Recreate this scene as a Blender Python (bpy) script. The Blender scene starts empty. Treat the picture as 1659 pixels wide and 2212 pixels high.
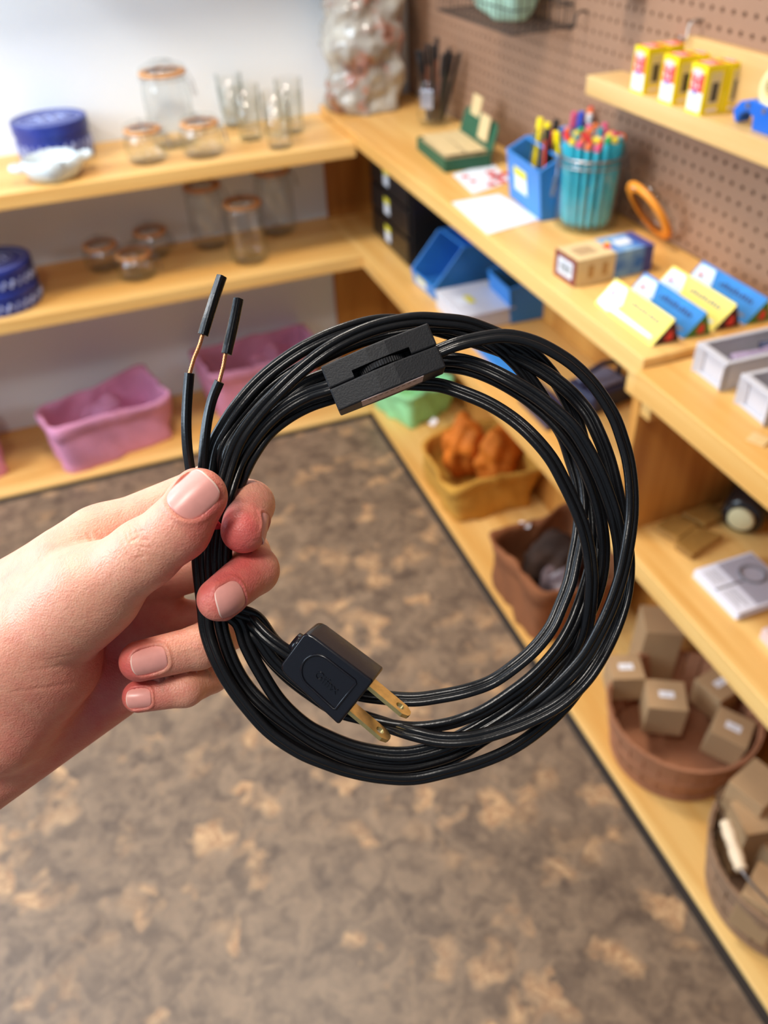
import bpy, bmesh, math, random
import numpy as np
from mathutils import Vector, Matrix
random.seed(7); rng = np.random.default_rng(7)
PI = math.pi
S = bpy.context.scene
COL = S.collection
# ------------------------------------------------------------------ camera
W, H, F = 1659, 2212, 1755.126
CAM = np.array([-0.96753, -2.5296, 1.45])
RM = np.array([[0.939543, -0.339729, -0.042935], [0.247865, 0.588203, 0.769792], [0.236266, 0.733895, -0.636849]])  # right, up, forward
cd = bpy.data.cameras.new('camera'); cam = bpy.data.objects.new('camera', cd); COL.objects.link(cam)
cd.sensor_fit = 'VERTICAL'; cd.sensor_height = 36; cd.lens = F / H * 36; cd.clip_start = 0.02; cd.clip_end = 50
mw = Matrix.Identity(4)
for i in range(3):
    mw[i][0] = RM[0][i]; mw[i][1] = RM[1][i]; mw[i][2] = -RM[2][i]; mw[i][3] = CAM[i]
cam.matrix_world = mw
cd.dof.use_dof = True; cd.dof.focus_distance = 0.288; cd.dof.aperture_fstop = 9.5
S.camera = cam
S.cycles.transparent_max_bounces = 48; S.cycles.max_bounces = 16
# ------------------------------------------------------------------ light
wd = bpy.data.worlds.new('World'); S.world = wd; wd.use_nodes = True
bg = wd.node_tree.nodes['Background']; bg.inputs[0].default_value = (0.66, 0.82, 1.0, 1); bg.inputs[1].default_value = 0.27
def area(name, loc, target, size, power, color, size_y=None):
    l = bpy.data.lights.new(name, 'AREA'); l.energy = power; l.color = color; l.size = size
    if size_y: l.shape = 'RECTANGLE'; l.size_y = size_y
    o = bpy.data.objects.new(name, l); COL.objects.link(o); o.location = loc
    o.rotation_euler = (Vector(target) - Vector(loc)).to_track_quat('-Z', 'Y').to_euler()
    return o
area('window_light', (-3.4, -1.1, 2.0), (-0.6, -0.6, 0.6), 1.6, 84, (0.68, 0.84, 1.0), 1.3)
area('ceiling_lamp_light', (-0.95, -1.15, 2.58), (-0.85, -0.9, 0), 0.35, 26, (1.0, 0.90, 0.76))
area('ceiling_lamp_light', (-1.5, -2.7, 2.58), (-1.3, -2.4, 0), 0.35, 16, (1.0, 0.94, 0.86))
area('ceiling_lamp_light', (-2.4, -1.0, 2.58), (-2.0, -0.8, 0), 0.35, 20, (0.96, 0.96, 0.96))
S.view_settings.view_transform = 'Standard'; S.view_settings.look = 'None'
S.view_settings.gamma = 1; S.view_settings.exposure = 0.06; S.view_settings.use_curve_mapping = False
# ------------------------------------------------------------------ survey helpers
def ray(px, py):
    return np.array([(px - W / 2) / F, -(py - H / 2) / F, 1.0]) @ RM
def on(px, py, z=None, x=None, y=None):
    d = ray(px, py)
    if z is not None: t = (z - CAM[2]) / d[2]
    elif x is not None: t = (x - CAM[0]) / d[0]
    else: t = (y - CAM[1]) / d[1]
    return CAM + t * d
D0 = 0.29
def near(px, py, mm=0.0):            # a point of the hand-held things, measured at arm's length
    return CAM + (D0 + mm / 1000) * ray(px, py)
# ------------------------------------------------------------------ materials
def hexc(r, g, b):
    f = lambda c: ((c / 255 + 0.055) / 1.055) ** 2.4 if c > 10 else c / 255 / 12.92
    return (f(r), f(g), f(b), 1)
def mat(name, col, rough=0.5, metal=0.0, spec=0.5, bump=0.0, bscale=60, vary=0.0, vscale=12, trans=0.0, ior=1.45, sss=0.0, coat=0.0, alpha=1.0, col2=None):
    m = bpy.data.materials.new(name); m.use_nodes = True; nt = m.node_tree; b = nt.nodes['Principled BSDF']
    b.inputs['Base Color'].default_value = col; b.inputs['Roughness'].default_value = rough; b.inputs['Metallic'].default_value = metal
    b.inputs['Specular IOR Level'].default_value = spec; b.inputs['Transmission Weight'].default_value = trans; b.inputs['IOR'].default_value = ior
    b.inputs['Coat Weight'].default_value = coat; b.inputs['Alpha'].default_value = alpha
    if sss: b.inputs['Subsurface Weight'].default_value = sss; b.inputs['Subsurface Radius'].default_value = (1, .35, .2); b.inputs['Subsurface Scale'].default_value = 0.004
    tc = nt.nodes.new('ShaderNodeTexCoord')
    n = nt.nodes.new('ShaderNodeTexNoise'); n.inputs['Scale'].default_value = vscale; n.inputs['Detail'].default_value = 4
    nt.links.new(tc.outputs['Object'], n.inputs['Vector'])
    r = nt.nodes.new('ShaderNodeValToRGB')
    c2 = col2 or tuple(c * (1 - vary) for c in col[:3]) + (1,)
    r.color_ramp.elements[0].position = .35; r.color_ramp.elements[1].position = .65
    r.color_ramp.elements[0].color = c2; r.color_ramp.elements[1].color = col
    nt.links.new(n.outputs['Fac'], r.inputs[0]); nt.links.new(r.outputs[0], b.inputs['Base Color'])
    if bump:
        n2 = nt.nodes.new('ShaderNodeTexNoise'); n2.inputs['Scale'].default_value = bscale; n2.inputs['Detail'].default_value = 5
        nt.links.new(tc.outputs['Object'], n2.inputs['Vector'])
        bp = nt.nodes.new('ShaderNodeBump'); bp.inputs['Strength'].default_value = bump; bp.inputs['Distance'].default_value = 0.002
        nt.links.new(n2.outputs['Fac'], bp.inputs['Height']); nt.links.new(bp.outputs[0], b.inputs['Normal'])
    return m
def wood(name, axis=0, light=(238, 194, 120), dark=(216, 160, 84), knots=True, rough=.42):
    m = bpy.data.materials.new(name); m.use_nodes = True; nt = m.node_tree; b = nt.nodes['Principled BSDF']; N = nt.nodes.new; L = nt.links.new
    tc = N('ShaderNodeTexCoord'); mp = N('ShaderNodeMapping'); sc = [9, 9, 9]; sc[axis] = 0.9; mp.inputs['Scale'].default_value = sc
    L(tc.outputs['Object'], mp.inputs[0])
    nz = N('ShaderNodeTexNoise'); nz.inputs['Scale'].default_value = 1.0; nz.inputs['Detail'].default_value = 3; nz.inputs['Distortion'].default_value = .6; L(mp.outputs[0], nz.inputs['Vector'])
    mp2 = N('ShaderNodeMapping'); sc = [60, 60, 60]; sc[axis] = 1.6; mp2.inputs['Scale'].default_value = sc; L(tc.outputs['Object'], mp2.inputs[0])
    nf = N('ShaderNodeTexNoise'); nf.inputs['Scale'].default_value = 1.0; nf.inputs['Detail'].default_value = 3; L(mp2.outputs[0], nf.inputs['Vector'])
    mx = N('ShaderNodeMath'); mx.operation = 'MULTIPLY_ADD'; L(nf.outputs['Fac'], mx.inputs[0]); mx.inputs[1].default_value = .45; L(nz.outputs['Fac'], mx.inputs[2])
    r = N('ShaderNodeValToRGB'); r.color_ramp.elements[0].position = .55; r.color_ramp.elements[1].position = .85
    r.color_ramp.elements[0].color = hexc(*light); r.color_ramp.elements[1].color = hexc(*dark); L(mx.outputs[0], r.inputs[0])
    out = r.outputs[0]
    if knots:
        mp3 = N('ShaderNodeMapping'); sc = [6, 6, 6]; sc[axis] = 2.6; mp3.inputs['Scale'].default_value = sc; mp3.inputs['Location'].default_value = (.3, .7, .1); L(tc.outputs['Object'], mp3.inputs[0])
        v = N('ShaderNodeTexVoronoi'); v.inputs['Scale'].default_value = 1.0; L(mp3.outputs[0], v.inputs['Vector'])
        rk = N('ShaderNodeValToRGB'); rk.color_ramp.elements[0].position = .03; rk.color_ramp.elements[1].position = .1
        rk.color_ramp.elements[0].color = (1, 1, 1, 1); rk.color_ramp.elements[1].color = (0, 0, 0, 1); L(v.outputs['Distance'], rk.inputs[0])
        mk = N('ShaderNodeMix'); mk.data_type = 'RGBA'; L(rk.outputs[0], mk.inputs[0]); L(out, mk.inputs[6]); mk.inputs[7].default_value = hexc(150, 84, 40); out = mk.outputs[2]
    L(out, b.inputs['Base Color']); b.inputs['Roughness'].default_value = rough
    return m
def thin_glass(name, tint=(.985, .992, .99), rough=.02):
    m = bpy.data.materials.new(name); m.use_nodes = True; nt = m.node_tree; N = nt.nodes.new; L = nt.links.new
    out = nt.nodes['Material Output']; nt.nodes.remove(nt.nodes['Principled BSDF'])
    tr = N('ShaderNodeBsdfTransparent'); gl = N('ShaderNodeBsdfGlossy'); gl.inputs['Roughness'].default_value = rough
    lw = N('ShaderNodeLayerWeight'); lw.inputs['Blend'].default_value = .32
    r = N('ShaderNodeValToRGB'); e = r.color_ramp.elements; e[0].position = .5; e[0].color = tint + (1,); e[1].position = 1; e[1].color = (.60, .66, .64, 1); L(lw.outputs['Facing'], r.inputs[0]); L(r.outputs[0], tr.inputs[0])
    fr = N('ShaderNodeMath'); fr.operation = 'POWER'; L(lw.outputs['Facing'], fr.inputs[0]); fr.inputs[1].default_value = 3.2; f2 = N('ShaderNodeMath'); f2.operation = 'MULTIPLY_ADD'; L(fr.outputs[0], f2.inputs[0]); f2.inputs[1].default_value = .55; f2.inputs[2].default_value = .05; mx = N('ShaderNodeMixShader'); L(f2.outputs[0], mx.inputs[0]); L(tr.outputs[0], mx.inputs[1]); L(gl.outputs[0], mx.inputs[2]); L(mx.outputs[0], out.inputs[0])
    return m
# ------------------------------------------------------------------ mesh helpers
class MB:
    def __init__(s): s.v = []; s.f = []; s.m = []; s.ms = []
    def mi(s, m):
        if m is None: return 0
        if m not in s.ms: s.ms.append(m)
        return s.ms.index(m)
    def add(s, V, Fs, m=None):
        o = len(s.v); s.v += [tuple(map(float, p)) for p in V]; k = s.mi(m)
        for f in Fs: s.f.append(tuple(o + i for i in f)); s.m.append(k)
        return s
    def box(s, lo, hi, m=None):
        x0, y0, z0 = lo; x1, y1, z1 = hi
        V = [(x0, y0, z0), (x1, y0, z0), (x1, y1, z0), (x0, y1, z0), (x0, y0, z1), (x1, y0, z1), (x1, y1, z1), (x0, y1, z1)]
        return s.add(V, [(3, 2, 1, 0), (4, 5, 6, 7), (0, 1, 5, 4), (1, 2, 6, 5), (2, 3, 7, 6), (3, 0, 4, 7)], m)
    def obox(s, c, ax, half, m=None):            # oriented box: centre, 3 axes, half sizes
        c = np.array(c, float); A = [np.array(a, float) * h for a, h in zip(ax, half)]
        V = [c + i * A[0] + j * A[1] + k * A[2] for k in (-1, 1) for i, j in ((-1, -1), (1, -1), (1, 1), (-1, 1))]
        return s.add(V, [(3, 2, 1, 0), (4, 5, 6, 7), (0, 1, 5, 4), (1, 2, 6, 5), (2, 3, 7, 6), (3, 0, 4, 7)], m)
    def prism(s, poly, origin, ax, h0, h1, m=None):   # poly in (ax0,ax1), extruded along ax2
        o = np.array(origin, float); a, b, c = [np.array(q, float) for q in ax]; n = len(poly)
        V = [o + x * a + y * b + h0 * c for x, y in poly] + [o + x * a + y * b + h1 * c for x, y in poly]
        return s.add(V, [tuple(range(n))[::-1], tuple(range(n, 2 * n))] + [(i, (i + 1) % n, n + (i + 1) % n, n + i) for i in range(n)], m)
    def lathe(s, prof, n=40, m=None, origin=(0, 0, 0), wob=None):
        o = np.array(origin, float); V = []; k = len(prof)
        for j in range(n):
            a = 2 * PI * j / n
            for i, (r, z) in enumerate(prof):
                rr = r * (wob(a, i) if wob else 1); V.append(o + np.array([rr * math.cos(a), rr * math.sin(a), z]))
        Fs = [(j * k + i, ((j + 1) % n) * k + i, ((j + 1) % n) * k + i + 1, j * k + i + 1) for j in range(n) for i in range(k - 1)]
        return s.add(V, Fs, m)
    def tube(s, pts, r, n=10, m=None, closed=False, caps=True):
        P = np.array(pts, float); k = len(P)
        R = np.full(k, r, float) if np.isscalar(r) else np.array(r, float)
        T = np.roll(P, -1, 0) - np.roll(P, 1, 0) if closed else np.gradient(P, axis=0)
        T /= np.linalg.norm(T, axis=1)[:, None] + 1e-12
        u = np.cross(T[0], [0.3, 0.5, 0.8]); u /= np.linalg.norm(u); V = []
        for i in range(k):
            u = u - T[i] * (u @ T[i]); u /= np.linalg.norm(u); w = np.cross(T[i], u)
            for j in range(n):
                a = 2 * PI * j / n; V.append(P[i] + R[i] * (math.cos(a) * u + math.sin(a) * w))
        Fs = [(i * n + j, i * n + (j + 1) % n, ((i + 1) % k) * n + (j + 1) % n, ((i + 1) % k) * n + j) for i in range(k if closed else k - 1) for j in range(n)]
        if caps and not closed: Fs += [tuple(range(n))[::-1], tuple((k - 1) * n + j for j in range(n))]
        return s.add(V, Fs, m)
    def obj(s, name, m=None, parent=None, smooth=False, bevel=0, seg=2, sub=0, loc=None, rot=None):
        me = bpy.data.meshes.new(name); me.from_pydata(s.v, [], s.f)
        ms = s.ms or [m]
        if m is not None and s.ms and m not in s.ms: ms = s.ms
        for q in ms: me.materials.append(q)
        me.polygons.foreach_set('material_index', s.m if s.ms else [0] * len(s.f))
        bm = bmesh.new(); bm.from_mesh(me); bmesh.ops.recalc_face_normals(bm, faces=bm.faces); bm.to_mesh(me); bm.free()
        if smooth: me.polygons.foreach_set('use_smooth', [True] * len(me.polygons))
        me.update()
        o = bpy.data.objects.new(name, me); COL.objects.link(o)
        if parent: o.parent = parent
        if loc is not None: o.location = loc
        if rot is not None: o.rotation_euler = rot
        if bevel:
            b = o.modifiers.new('bevel', 'BEVEL'); b.width = bevel; b.segments = seg; b.limit_method = 'ANGLE'; b.angle_limit = .6
        if sub:
            b = o.modifiers.new('sub', 'SUBSURF'); b.levels = sub; b.render_levels = sub
        return o
def tag(o, label, cat, group=None, kind=None):
    if label: o['label'] = label
    if cat: o['category'] = cat
    if group: o['group'] = group
    if kind: o['kind'] = kind
    return o
def thing(name, label, cat, loc=(0, 0, 0), rotz=0, group=None):
    o = bpy.data.objects.new(name, None); COL.objects.link(o); o.empty_display_size = .02
    o.location = tuple(map(float, loc)); o.rotation_euler = (0, 0, rotz)
    return tag(o, label, cat, group)
def struct(o, label=None):
    o['kind'] = 'structure'
    if label: o['label'] = label
    return o
def dup(root, loc, rotz=None, label=None):
    r = root.copy(); COL.objects.link(r); r.location = tuple(map(float, loc))
    if rotz is not None: r.rotation_euler = (0, 0, rotz)
    if label: r['label'] = label
    for ch in list(root.children):
        c = ch.copy(); COL.objects.link(c); c.parent = r
        for g in list(ch.children):
            q = g.copy(); COL.objects.link(q); q.parent = c
    return r
def crom(P, per=8, closed=False):
    P = np.array(P, float); n = len(P); out = []
    Q = np.vstack([2 * P[0] - P[1], P, 2 * P[-1] - P[-2]])
    for i in range(n - 1):
        p0, p1, p2, p3 = Q[i], Q[i + 1], Q[i + 2], Q[i + 3]
        for t in np.linspace(0, 1, per, endpoint=False):
            # centripetal Catmull-Rom (first three coordinates set the knots)
            d = lambda a, b: max(np.linalg.norm((a - b)[:2]) ** .5, 1e-4)
            t1 = d(p0, p1); t2 = t1 + d(p1, p2); t3 = t2 + d(p2, p3); u = t1 + t * (t2 - t1)
            A1 = (t1 - u) / t1 * p0 + u / t1 * p1; A2 = (t2 - u) / (t2 - t1) * p1 + (u - t1) / (t2 - t1) * p2; A3 = (t3 - u) / (t3 - t2) * p2 + (u - t2) / (t3 - t2) * p3
            B1 = (t2 - u) / t2 * A1 + u / t2 * A2; B2 = (t3 - u) / (t3 - t1) * A2 + (u - t1) / (t3 - t1) * A3
            out.append((t2 - u) / (t2 - t1) * B1 + (u - t1) / (t2 - t1) * B2)
    out.append(P[-1]); return np.array(out)
def text_part(name, txt, size, m, M4, parent, extrude=.0002):
    c = bpy.data.curves.new(name, 'FONT'); c.body = txt; c.size = size; c.extrude = extrude; c.align_x = 'CENTER'; c.align_y = 'CENTER'; c.resolution_u = 3
    t = bpy.data.objects.new(name, c); COL.objects.link(t)
    bpy.context.view_layer.update()
    me = bpy.data.meshes.new_from_object(t.evaluated_get(bpy.context.evaluated_depsgraph_get()))
    COL.objects.unlink(t); bpy.data.objects.remove(t)
    me.materials.clear(); me.materials.append(m)
    o = bpy.data.objects.new(name, me); COL.objects.link(o); o.parent = parent; o.matrix_local = M4
    return o
def frame4(o, a, b, c):
    m = Matrix.Identity(4)
    for i in range(3): m[i][0] = float(a[i]); m[i][1] = float(b[i]); m[i][2] = float(c[i]); m[i][3] = float(o[i])
    return m
# ================================================================== the room
ZT, ZM, ZB, ZC, ZR = .837, .529, .012, .860, .846
XR, YL = -.2875, -.3526
M_wx = wood('pine_along_x', 0); M_wy = wood('pine_along_y', 1); M_wz = wood('pine_upright', 2, (214, 152, 74), (176, 112, 46))
M_wally = mat('white_wall_paint', hexc(230, 237, 244), rough=.85, vary=.02, vscale=2, bump=.05, bscale=120)
M_trim = mat('black_rubber', hexc(46, 38, 34), rough=.8)
def cork():
    m = bpy.data.materials.new('cork'); m.use_nodes = True; nt = m.node_tree; b = nt.nodes['Principled BSDF']; N = nt.nodes.new; L = nt.links.new
    tc = N('ShaderNodeTexCoord')
    n0 = N('ShaderNodeTexNoise'); n0.inputs['Scale'].default_value = 18; n0.inputs['Detail'].default_value = 3; L(tc.outputs['Object'], n0.inputs['Vector'])
    mixv = N('ShaderNodeMix'); mixv.data_type = 'VECTOR'; mixv.inputs[0].default_value = .11; L(tc.outputs['Object'], mixv.inputs[4]); L(n0.outputs['Color'], mixv.inputs[5])
    n1 = N('ShaderNodeTexNoise'); n1.inputs['Scale'].default_value = 24; n1.inputs['Detail'].default_value = 6; n1.inputs['Roughness'].default_value = .62; L(mixv.outputs[1], n1.inputs['Vector'])
    r1 = N('ShaderNodeValToRGB'); e = r1.color_ramp.elements; e[0].position = .30; e[0].color = hexc(84, 68, 57); e[1].position = .66; e[1].color = hexc(142, 118, 95); L(n1.outputs['Fac'], r1.inputs[0])
    v = N('ShaderNodeTexVoronoi'); v.inputs['Scale'].default_value = 17; v.inputs['Randomness'].default_value = 1; L(mixv.outputs[1], v.inputs['Vector'])
    n2 = N('ShaderNodeTexNoise'); n2.inputs['Scale'].default_value = 7; n2.inputs['Detail'].default_value = 2; L(tc.outputs['Object'], n2.inputs['Vector'])
    sb = N('ShaderNodeSeparateColor'); L(v.outputs['Color'], sb.inputs[0])
    a = N('ShaderNodeMath'); a.operation = 'MULTIPLY_ADD'; L(n2.outputs['Fac'], a.inputs[0]); a.inputs[1].default_value = .9; L(sb.outputs[0], a.inputs[2])
    g = N('ShaderNodeMapRange'); g.inputs[1].default_value = .98; g.inputs[2].default_value = 1.35; L(a.outputs[0], g.inputs[0])
    d = N('ShaderNodeMapRange'); d.inputs[1].default_value = .62; d.inputs[2].default_value = .25; L(v.outputs['Distance'], d.inputs[0])
    mu = N('ShaderNodeMath'); mu.operation = 'MULTIPLY'; L(g.outputs[0], mu.inputs[0]); L(d.outputs[0], mu.inputs[1])
    n3 = N('ShaderNodeTexNoise'); n3.inputs['Scale'].default_value = 90; n3.inputs['Detail'].default_value = 3; L(mixv.outputs[1], n3.inputs['Vector'])
    r3 = N('ShaderNodeValToRGB'); e = r3.color_ramp.elements; e[0].position = .4; e[0].color = hexc(160, 120, 86); e[1].position = .6; e[1].color = hexc(196, 158, 116); L(n3.outputs['Fac'], r3.inputs[0])
    mx = N('ShaderNodeMix'); mx.data_type = 'RGBA'; L(mu.outputs[0], mx.inputs[0]); L(r1.outputs[0], mx.inputs[6]); L(r3.outputs[0], mx.inputs[7]); L(mx.outputs[2], b.inputs['Base Color'])
    b.inputs['Roughness'].default_value = .42; b.inputs['Specular IOR Level'].default_value = .4
    return m
M_cork = cork()
q = MB(); q.box((-4.2, -4.6, -.04), (.02, .02, 0)); struct(q.obj('floor', M_cork), 'brown mottled cork floor')
q = MB(); q.box((-4.2, 0, 0), (.03, .08, 2.7)); struct(q.obj('wall_back', M_wally), 'white painted wall behind the left shelves')
q = MB(); q.box((.012, -4.6, 0), (.09, 0, 2.7)); struct(q.obj('wall_right', mat('dark_backing', hexc(40, 28, 22), rough=.9)), 'dark wall behind the pegboard')
q = MB(); q.box((-4.2, -4.6, 2.7), (.09, .08, 2.78)); struct(q.obj('ceiling', M_wally))
# pegboard with real holes
M_peg = mat('pegboard_brown', hexc(156, 120, 96), rough=.5, vary=.08, vscale=4)
q = MB(); P_ = .0254; ny, nz_ = 88, 27; n = 8; V = []; Fs = []
for j in range(nz_):
    for i in range(ny):
        cy, cz = -.012 - (i + .5) * P_, ZC + (j + .5) * P_; o = len(V)
        for k in range(n):
            a = 2 * PI * k / n + PI / 8 * 0; c_, s_ = math.cos(a), math.sin(a); mxx = max(abs(c_), abs(s_)); V.append((0, cy + P_ / 2 * c_ / mxx, cz + P_ / 2 * s_ / mxx))
        for k in range(n): a = 2 * PI * k / n; V.append((0, cy + .0041 * math.cos(a), cz + .0041 * math.sin(a)))
        for k in range(n): a = 2 * PI * k / n; V.append((.006, cy + .0041 * math.cos(a), cz + .0041 * math.sin(a)))
        for k in range(n): Fs.append((o + k, o + (k + 1) % n, o + n + (k + 1) % n, o + n + k)); Fs.append((o + n + k, o + n + (k + 1) % n, o + 2 * n + (k + 1) % n, o + 2 * n + k))
q.add(V, Fs); ztop = ZC + nz_ * P_; q.box((0, -ny * P_ - .012, ztop), (.006, 0, 2.5)); q.box((0, -.012, ZC), (.006, 0, ztop))
pb = q.obj('wall_pegboard', M_peg); struct(pb, 'brown pegboard covering the right wall')
# built-in back panels of wood
q = MB(); q.box((XR, -.012, 0), (0, -.0005, ZT - .036)); struct(q.obj('trim_1', M_wz), 'orange wood panel in the corner')
q = MB(); q.box((-.012, -4.0, 0), (-.0005, -.013, ZR - .04)); struct(q.obj('trim_2', M_wz), 'wood back panel under the right counter')
q = MB(); q.box((-4.0, -.383, 0), (-.2935, -.369, .005)); q.box((-.309, -4.0, 0), (-.2935, -.369, .005)); struct(q.obj('trim_3', M_trim), 'dark rubber strip along the floor boards')
# shelf boards
def board(name, label, cat, lo, hi, m, bev=.002):
    lo, hi = np.array(lo, float), np.array(hi, float); c = (lo + hi) / 2
    q = MB(); q.box(lo - c, hi - c); o = q.obj(name, m, bevel=bev, loc=tuple(c)); return tag(o, label, cat)
board('shelf_board', 'pine top shelf on the left wall, carrying the blue tin and glass jars', 'shelf', (-2.3, YL, ZT - .036), (XR - .001, -.001, ZT), M_wx)
board('shelf_board', 'pine middle shelf on the left wall, under the top shelf', 'shelf', (-2.3, YL, ZM - .036), (XR - .001, -.001, ZM), M_wx)
board('floor_board', 'low pine board along the left wall under the pink baskets', 'shelf', (-2.3, -.3683, 0.0002), (-.2945, -.001, ZB), M_wx)
board('counter_top', 'long pine counter under the pegboard, carrying the pen jar', 'counter', (XR, -1.672, ZC - .036), (-.001, -.013, ZC), M_wy)
board('counter_top', 'slightly lower pine counter at right with the white trays', 'counter', (XR - .012, -3.4, ZR - .040), (-.001, -1.674, ZR), M_wy)
board('shelf_board', 'long pine middle shelf under the right counter', 'shelf', (XR, -3.4, ZM - .036), (-.0125, -.013, ZM), M_wy)
board('floor_board', 'low pine board along the right wall under the fabric and bushel baskets', 'shelf', (-.2935, -3.4, 0.0002), (-.0125, -.013, ZB), M_wy)
board('shelf_divider', 'upright pine divider between the middle shelf and the right counter', 'divider', (XR + .004, -1.676, ZM), (-.0125, -1.656, ZC - .0365), M_wz)
board('cleat', 'small pine cleat on the far side of the divider', 'cleat', (XR + .006, -1.655, ZC - .075), (XR + .04, -1.632, ZC - .0365), M_wy)
board('cleat', 'small pine cleat on the near side of the divider', 'cleat', (XR + .006, -1.70, ZR - .078), (XR + .04, -1.677, ZR - .041), M_wy)
# pegboard ledge: front lip, base and back rail
ZP = 1.073; ledge = thing('ledge_shelf', 'narrow pine ledge mounted on the pegboard under the yellow boxes', 'shelf', (-.0375, -1.3, ZP))
y0 = on(1265, 190, x=-.075)[1]
M_wl = wood('pale_pine', 1, (226, 190, 132), (208, 166, 104), knots=False)
q = MB(); q.box((-.0375, -1.3, 0), (.0365, y0 + 1.3, .032)); q.obj('ledge', M_wl, ledge, bevel=.0015)
q = MB(); q.box((.019, -1.3, .0325), (.0365, y0 + 1.3 - .19, .115)); q.obj('back_rail', M_wl, ledge, bevel=.0015)
ZL = ZP + .032
# ceiling lamps that the area lights belong to
M_em = bpy.data.materials.new('lamp_glow'); M_em.use_nodes = True; M_em.node_tree.nodes['Principled BSDF'].inputs['Emission Color'].default_value = (1, .86, .7, 1); M_em.node_tree.nodes['Principled BSDF'].inputs['Emission Strength'].default_value = 6
for i, (x, y, lb) in enumerate([(-.95, -1.15, 'round ceiling lamp above the corner counter'), (-1.5, -2.7, 'round ceiling lamp above the camera'), (-2.4, -1.0, 'round ceiling lamp at the left of the room')]):
    t = thing('ceiling_light', lb, 'ceiling light', (x, y, 2.6), 0, 'round ceiling lamps')
    q = MB(); q.lathe([(0, .0995), (.2, .0995), (.21, .05), (.2, 0), (.19, 0), (.19, .04), (0, .04)], 40); q.obj('shade', M_wally, t, smooth=True)
    q = MB(); q.lathe([(0, .03), (.17, .03), (.17, .035), (0, .035)], 32); q.obj('diffuser', M_em, t)
# ================================================================== the hand-held lamp cord
M_pvc = mat('black_pvc', (0.006, 0.006, 0.007, 1), rough=.27, spec=.42, bump=.05, bscale=900)
M_case = mat('black_matte_plastic', (0.016, 0.016, 0.018, 1), rough=.5, spec=.32, bump=.12, bscale=1500)
M_plug = mat('glossy_black_plastic', (0.008, 0.008, 0.012, 1), rough=.2, spec=.6, bump=.03, bscale=400)
M_brass = mat('brass', hexc(244, 212, 140), rough=.34, metal=1, vary=.2, vscale=300)
M_copper = mat('copper', hexc(226, 150, 104), rough=.35, metal=1, vary=.2, vscale=900)
M_red = mat('red_tie', hexc(176, 30, 44), rough=.5)
M_sticker = mat('pinkish_sticker', hexc(190, 170, 170), rough=.6)
M_ink = mat('dark_ink', hexc(60, 50, 50), rough=.7)
cordroot = thing('lamp_cord', 'coiled black lamp cord with inline switch and plug, held up in the hand', 'power cord', near(870, 1180, 5))
inv = np.array(cordroot.location)
def profile():
    pts = []
    n = 44
    for i in range(n):
        a = 2 * PI * i / n; dx, dy = math.cos(a), math.sin(a)
        # ray against two overlapping circles
        r0, cx = 1.42, 1.22
        best = 0
        for s in (-1, 1):
            c = s * cx; bq = dx * c; disc = bq * bq - (c * c - r0 * r0)
            if disc >= 0: best = max(best, bq + math.sqrt(disc))
        if dy > 0 and dx < -.15: best += .13 * math.cos(9 * a * 2) 
        best = max(best, .95)
        pts.append((best * dx, best * dy))
    return np.array(pts) / 1000
PROF = profile()
def sweep(mb, ctrl, prof, per=8, twist=None, m=None):
    C = crom(ctrl, per); P = np.array([near(*c[:3]) for c in C]) - inv; k = len(P)
    T = np.gradient(P, axis=0); T /= np.linalg.norm(T, axis=1)[:, None]
    V = RM[2]; n = len(prof); out = []
    L = np.concatenate([[0], np.cumsum(np.linalg.norm(np.diff(P, axis=0), axis=1))])
    for i in range(k):
        w = np.cross(T[i], V); w /= np.linalg.norm(w); u = np.cross(w, T[i])
        ph = twist(L[i]) if twist else 0
        a = math.cos(ph) * w + math.sin(ph) * u; b = -math.sin(ph) * w + math.cos(ph) * u
        out += [P[i] + x * a + y * b for x, y in prof]
    Fs = [(i * n + j, i * n + (j + 1) % n, (i + 1) * n + (j + 1) % n, (i + 1) * n + j) for i in range(k - 1) for j in range(n)]
    Fs += [tuple(range(n))[::-1], tuple((k - 1) * n + j for j in range(n))]
    mb.add(out, Fs, m)
def grip(x, r, lo=0, hi=0):   # way up through the closed fingers
    return [(x + 16 + lo, 1312, r), (x + 4, 1262, r), (x - 1, 1205, r), (x + 3, 1145, r), (x + 12 + hi, 1085, r)]
u1 = [(460, 967, 4), (484, 920, 3), (515.5, 874, 2), (559, 825, 2), (608, 784, 2), (666, 747, 2), (738, 715, 3), (825, 694, 6), (900, 700, 8), (963, 723, 9)]
u2 = [(501, 987, 0), (521, 943, -1), (559, 891, -2), (599, 848, -3), (651, 799, -3), (709, 755, -3), (767, 724, -2), (825, 703, -1), (900, 690, 0), (953, 692, 1)]
u3 = [(480, 981, 4), (504, 935, 4), (541, 888, 4), (582, 845, 4), (631, 808, 4), (700, 769, 5), (780, 735, 6), (870, 714, 6), (960, 705, 5)]
u4 = [(520, 990, 5), (544, 949, 6), (570, 915, 7), (608, 868, 7), (651, 834, 7), (700, 812, 8), (800, 785, 9), (900, 775, 8), (960, 776, 6)]
u5 = [(530, 1000, 8), (556, 953, 9), (590, 905, 10), (640, 860, 11), (700, 828, 11), (800, 800, 12), (900, 790, 11), (960, 790, 9)]
u6 = [(530, 1012, 5), (552, 972, 4), (582, 932, 4), (622, 900, 4), (666, 876, 5), (712, 860, 6), (780, 841, 7), (850, 829, 7), (913, 829, 6)]
usw = [(515, 1003, 3), (540, 960, 2), (575, 915, 1), (618, 878, 0), (665, 852, -1), (708, 838, -3), (760, 820, -4)]
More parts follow.
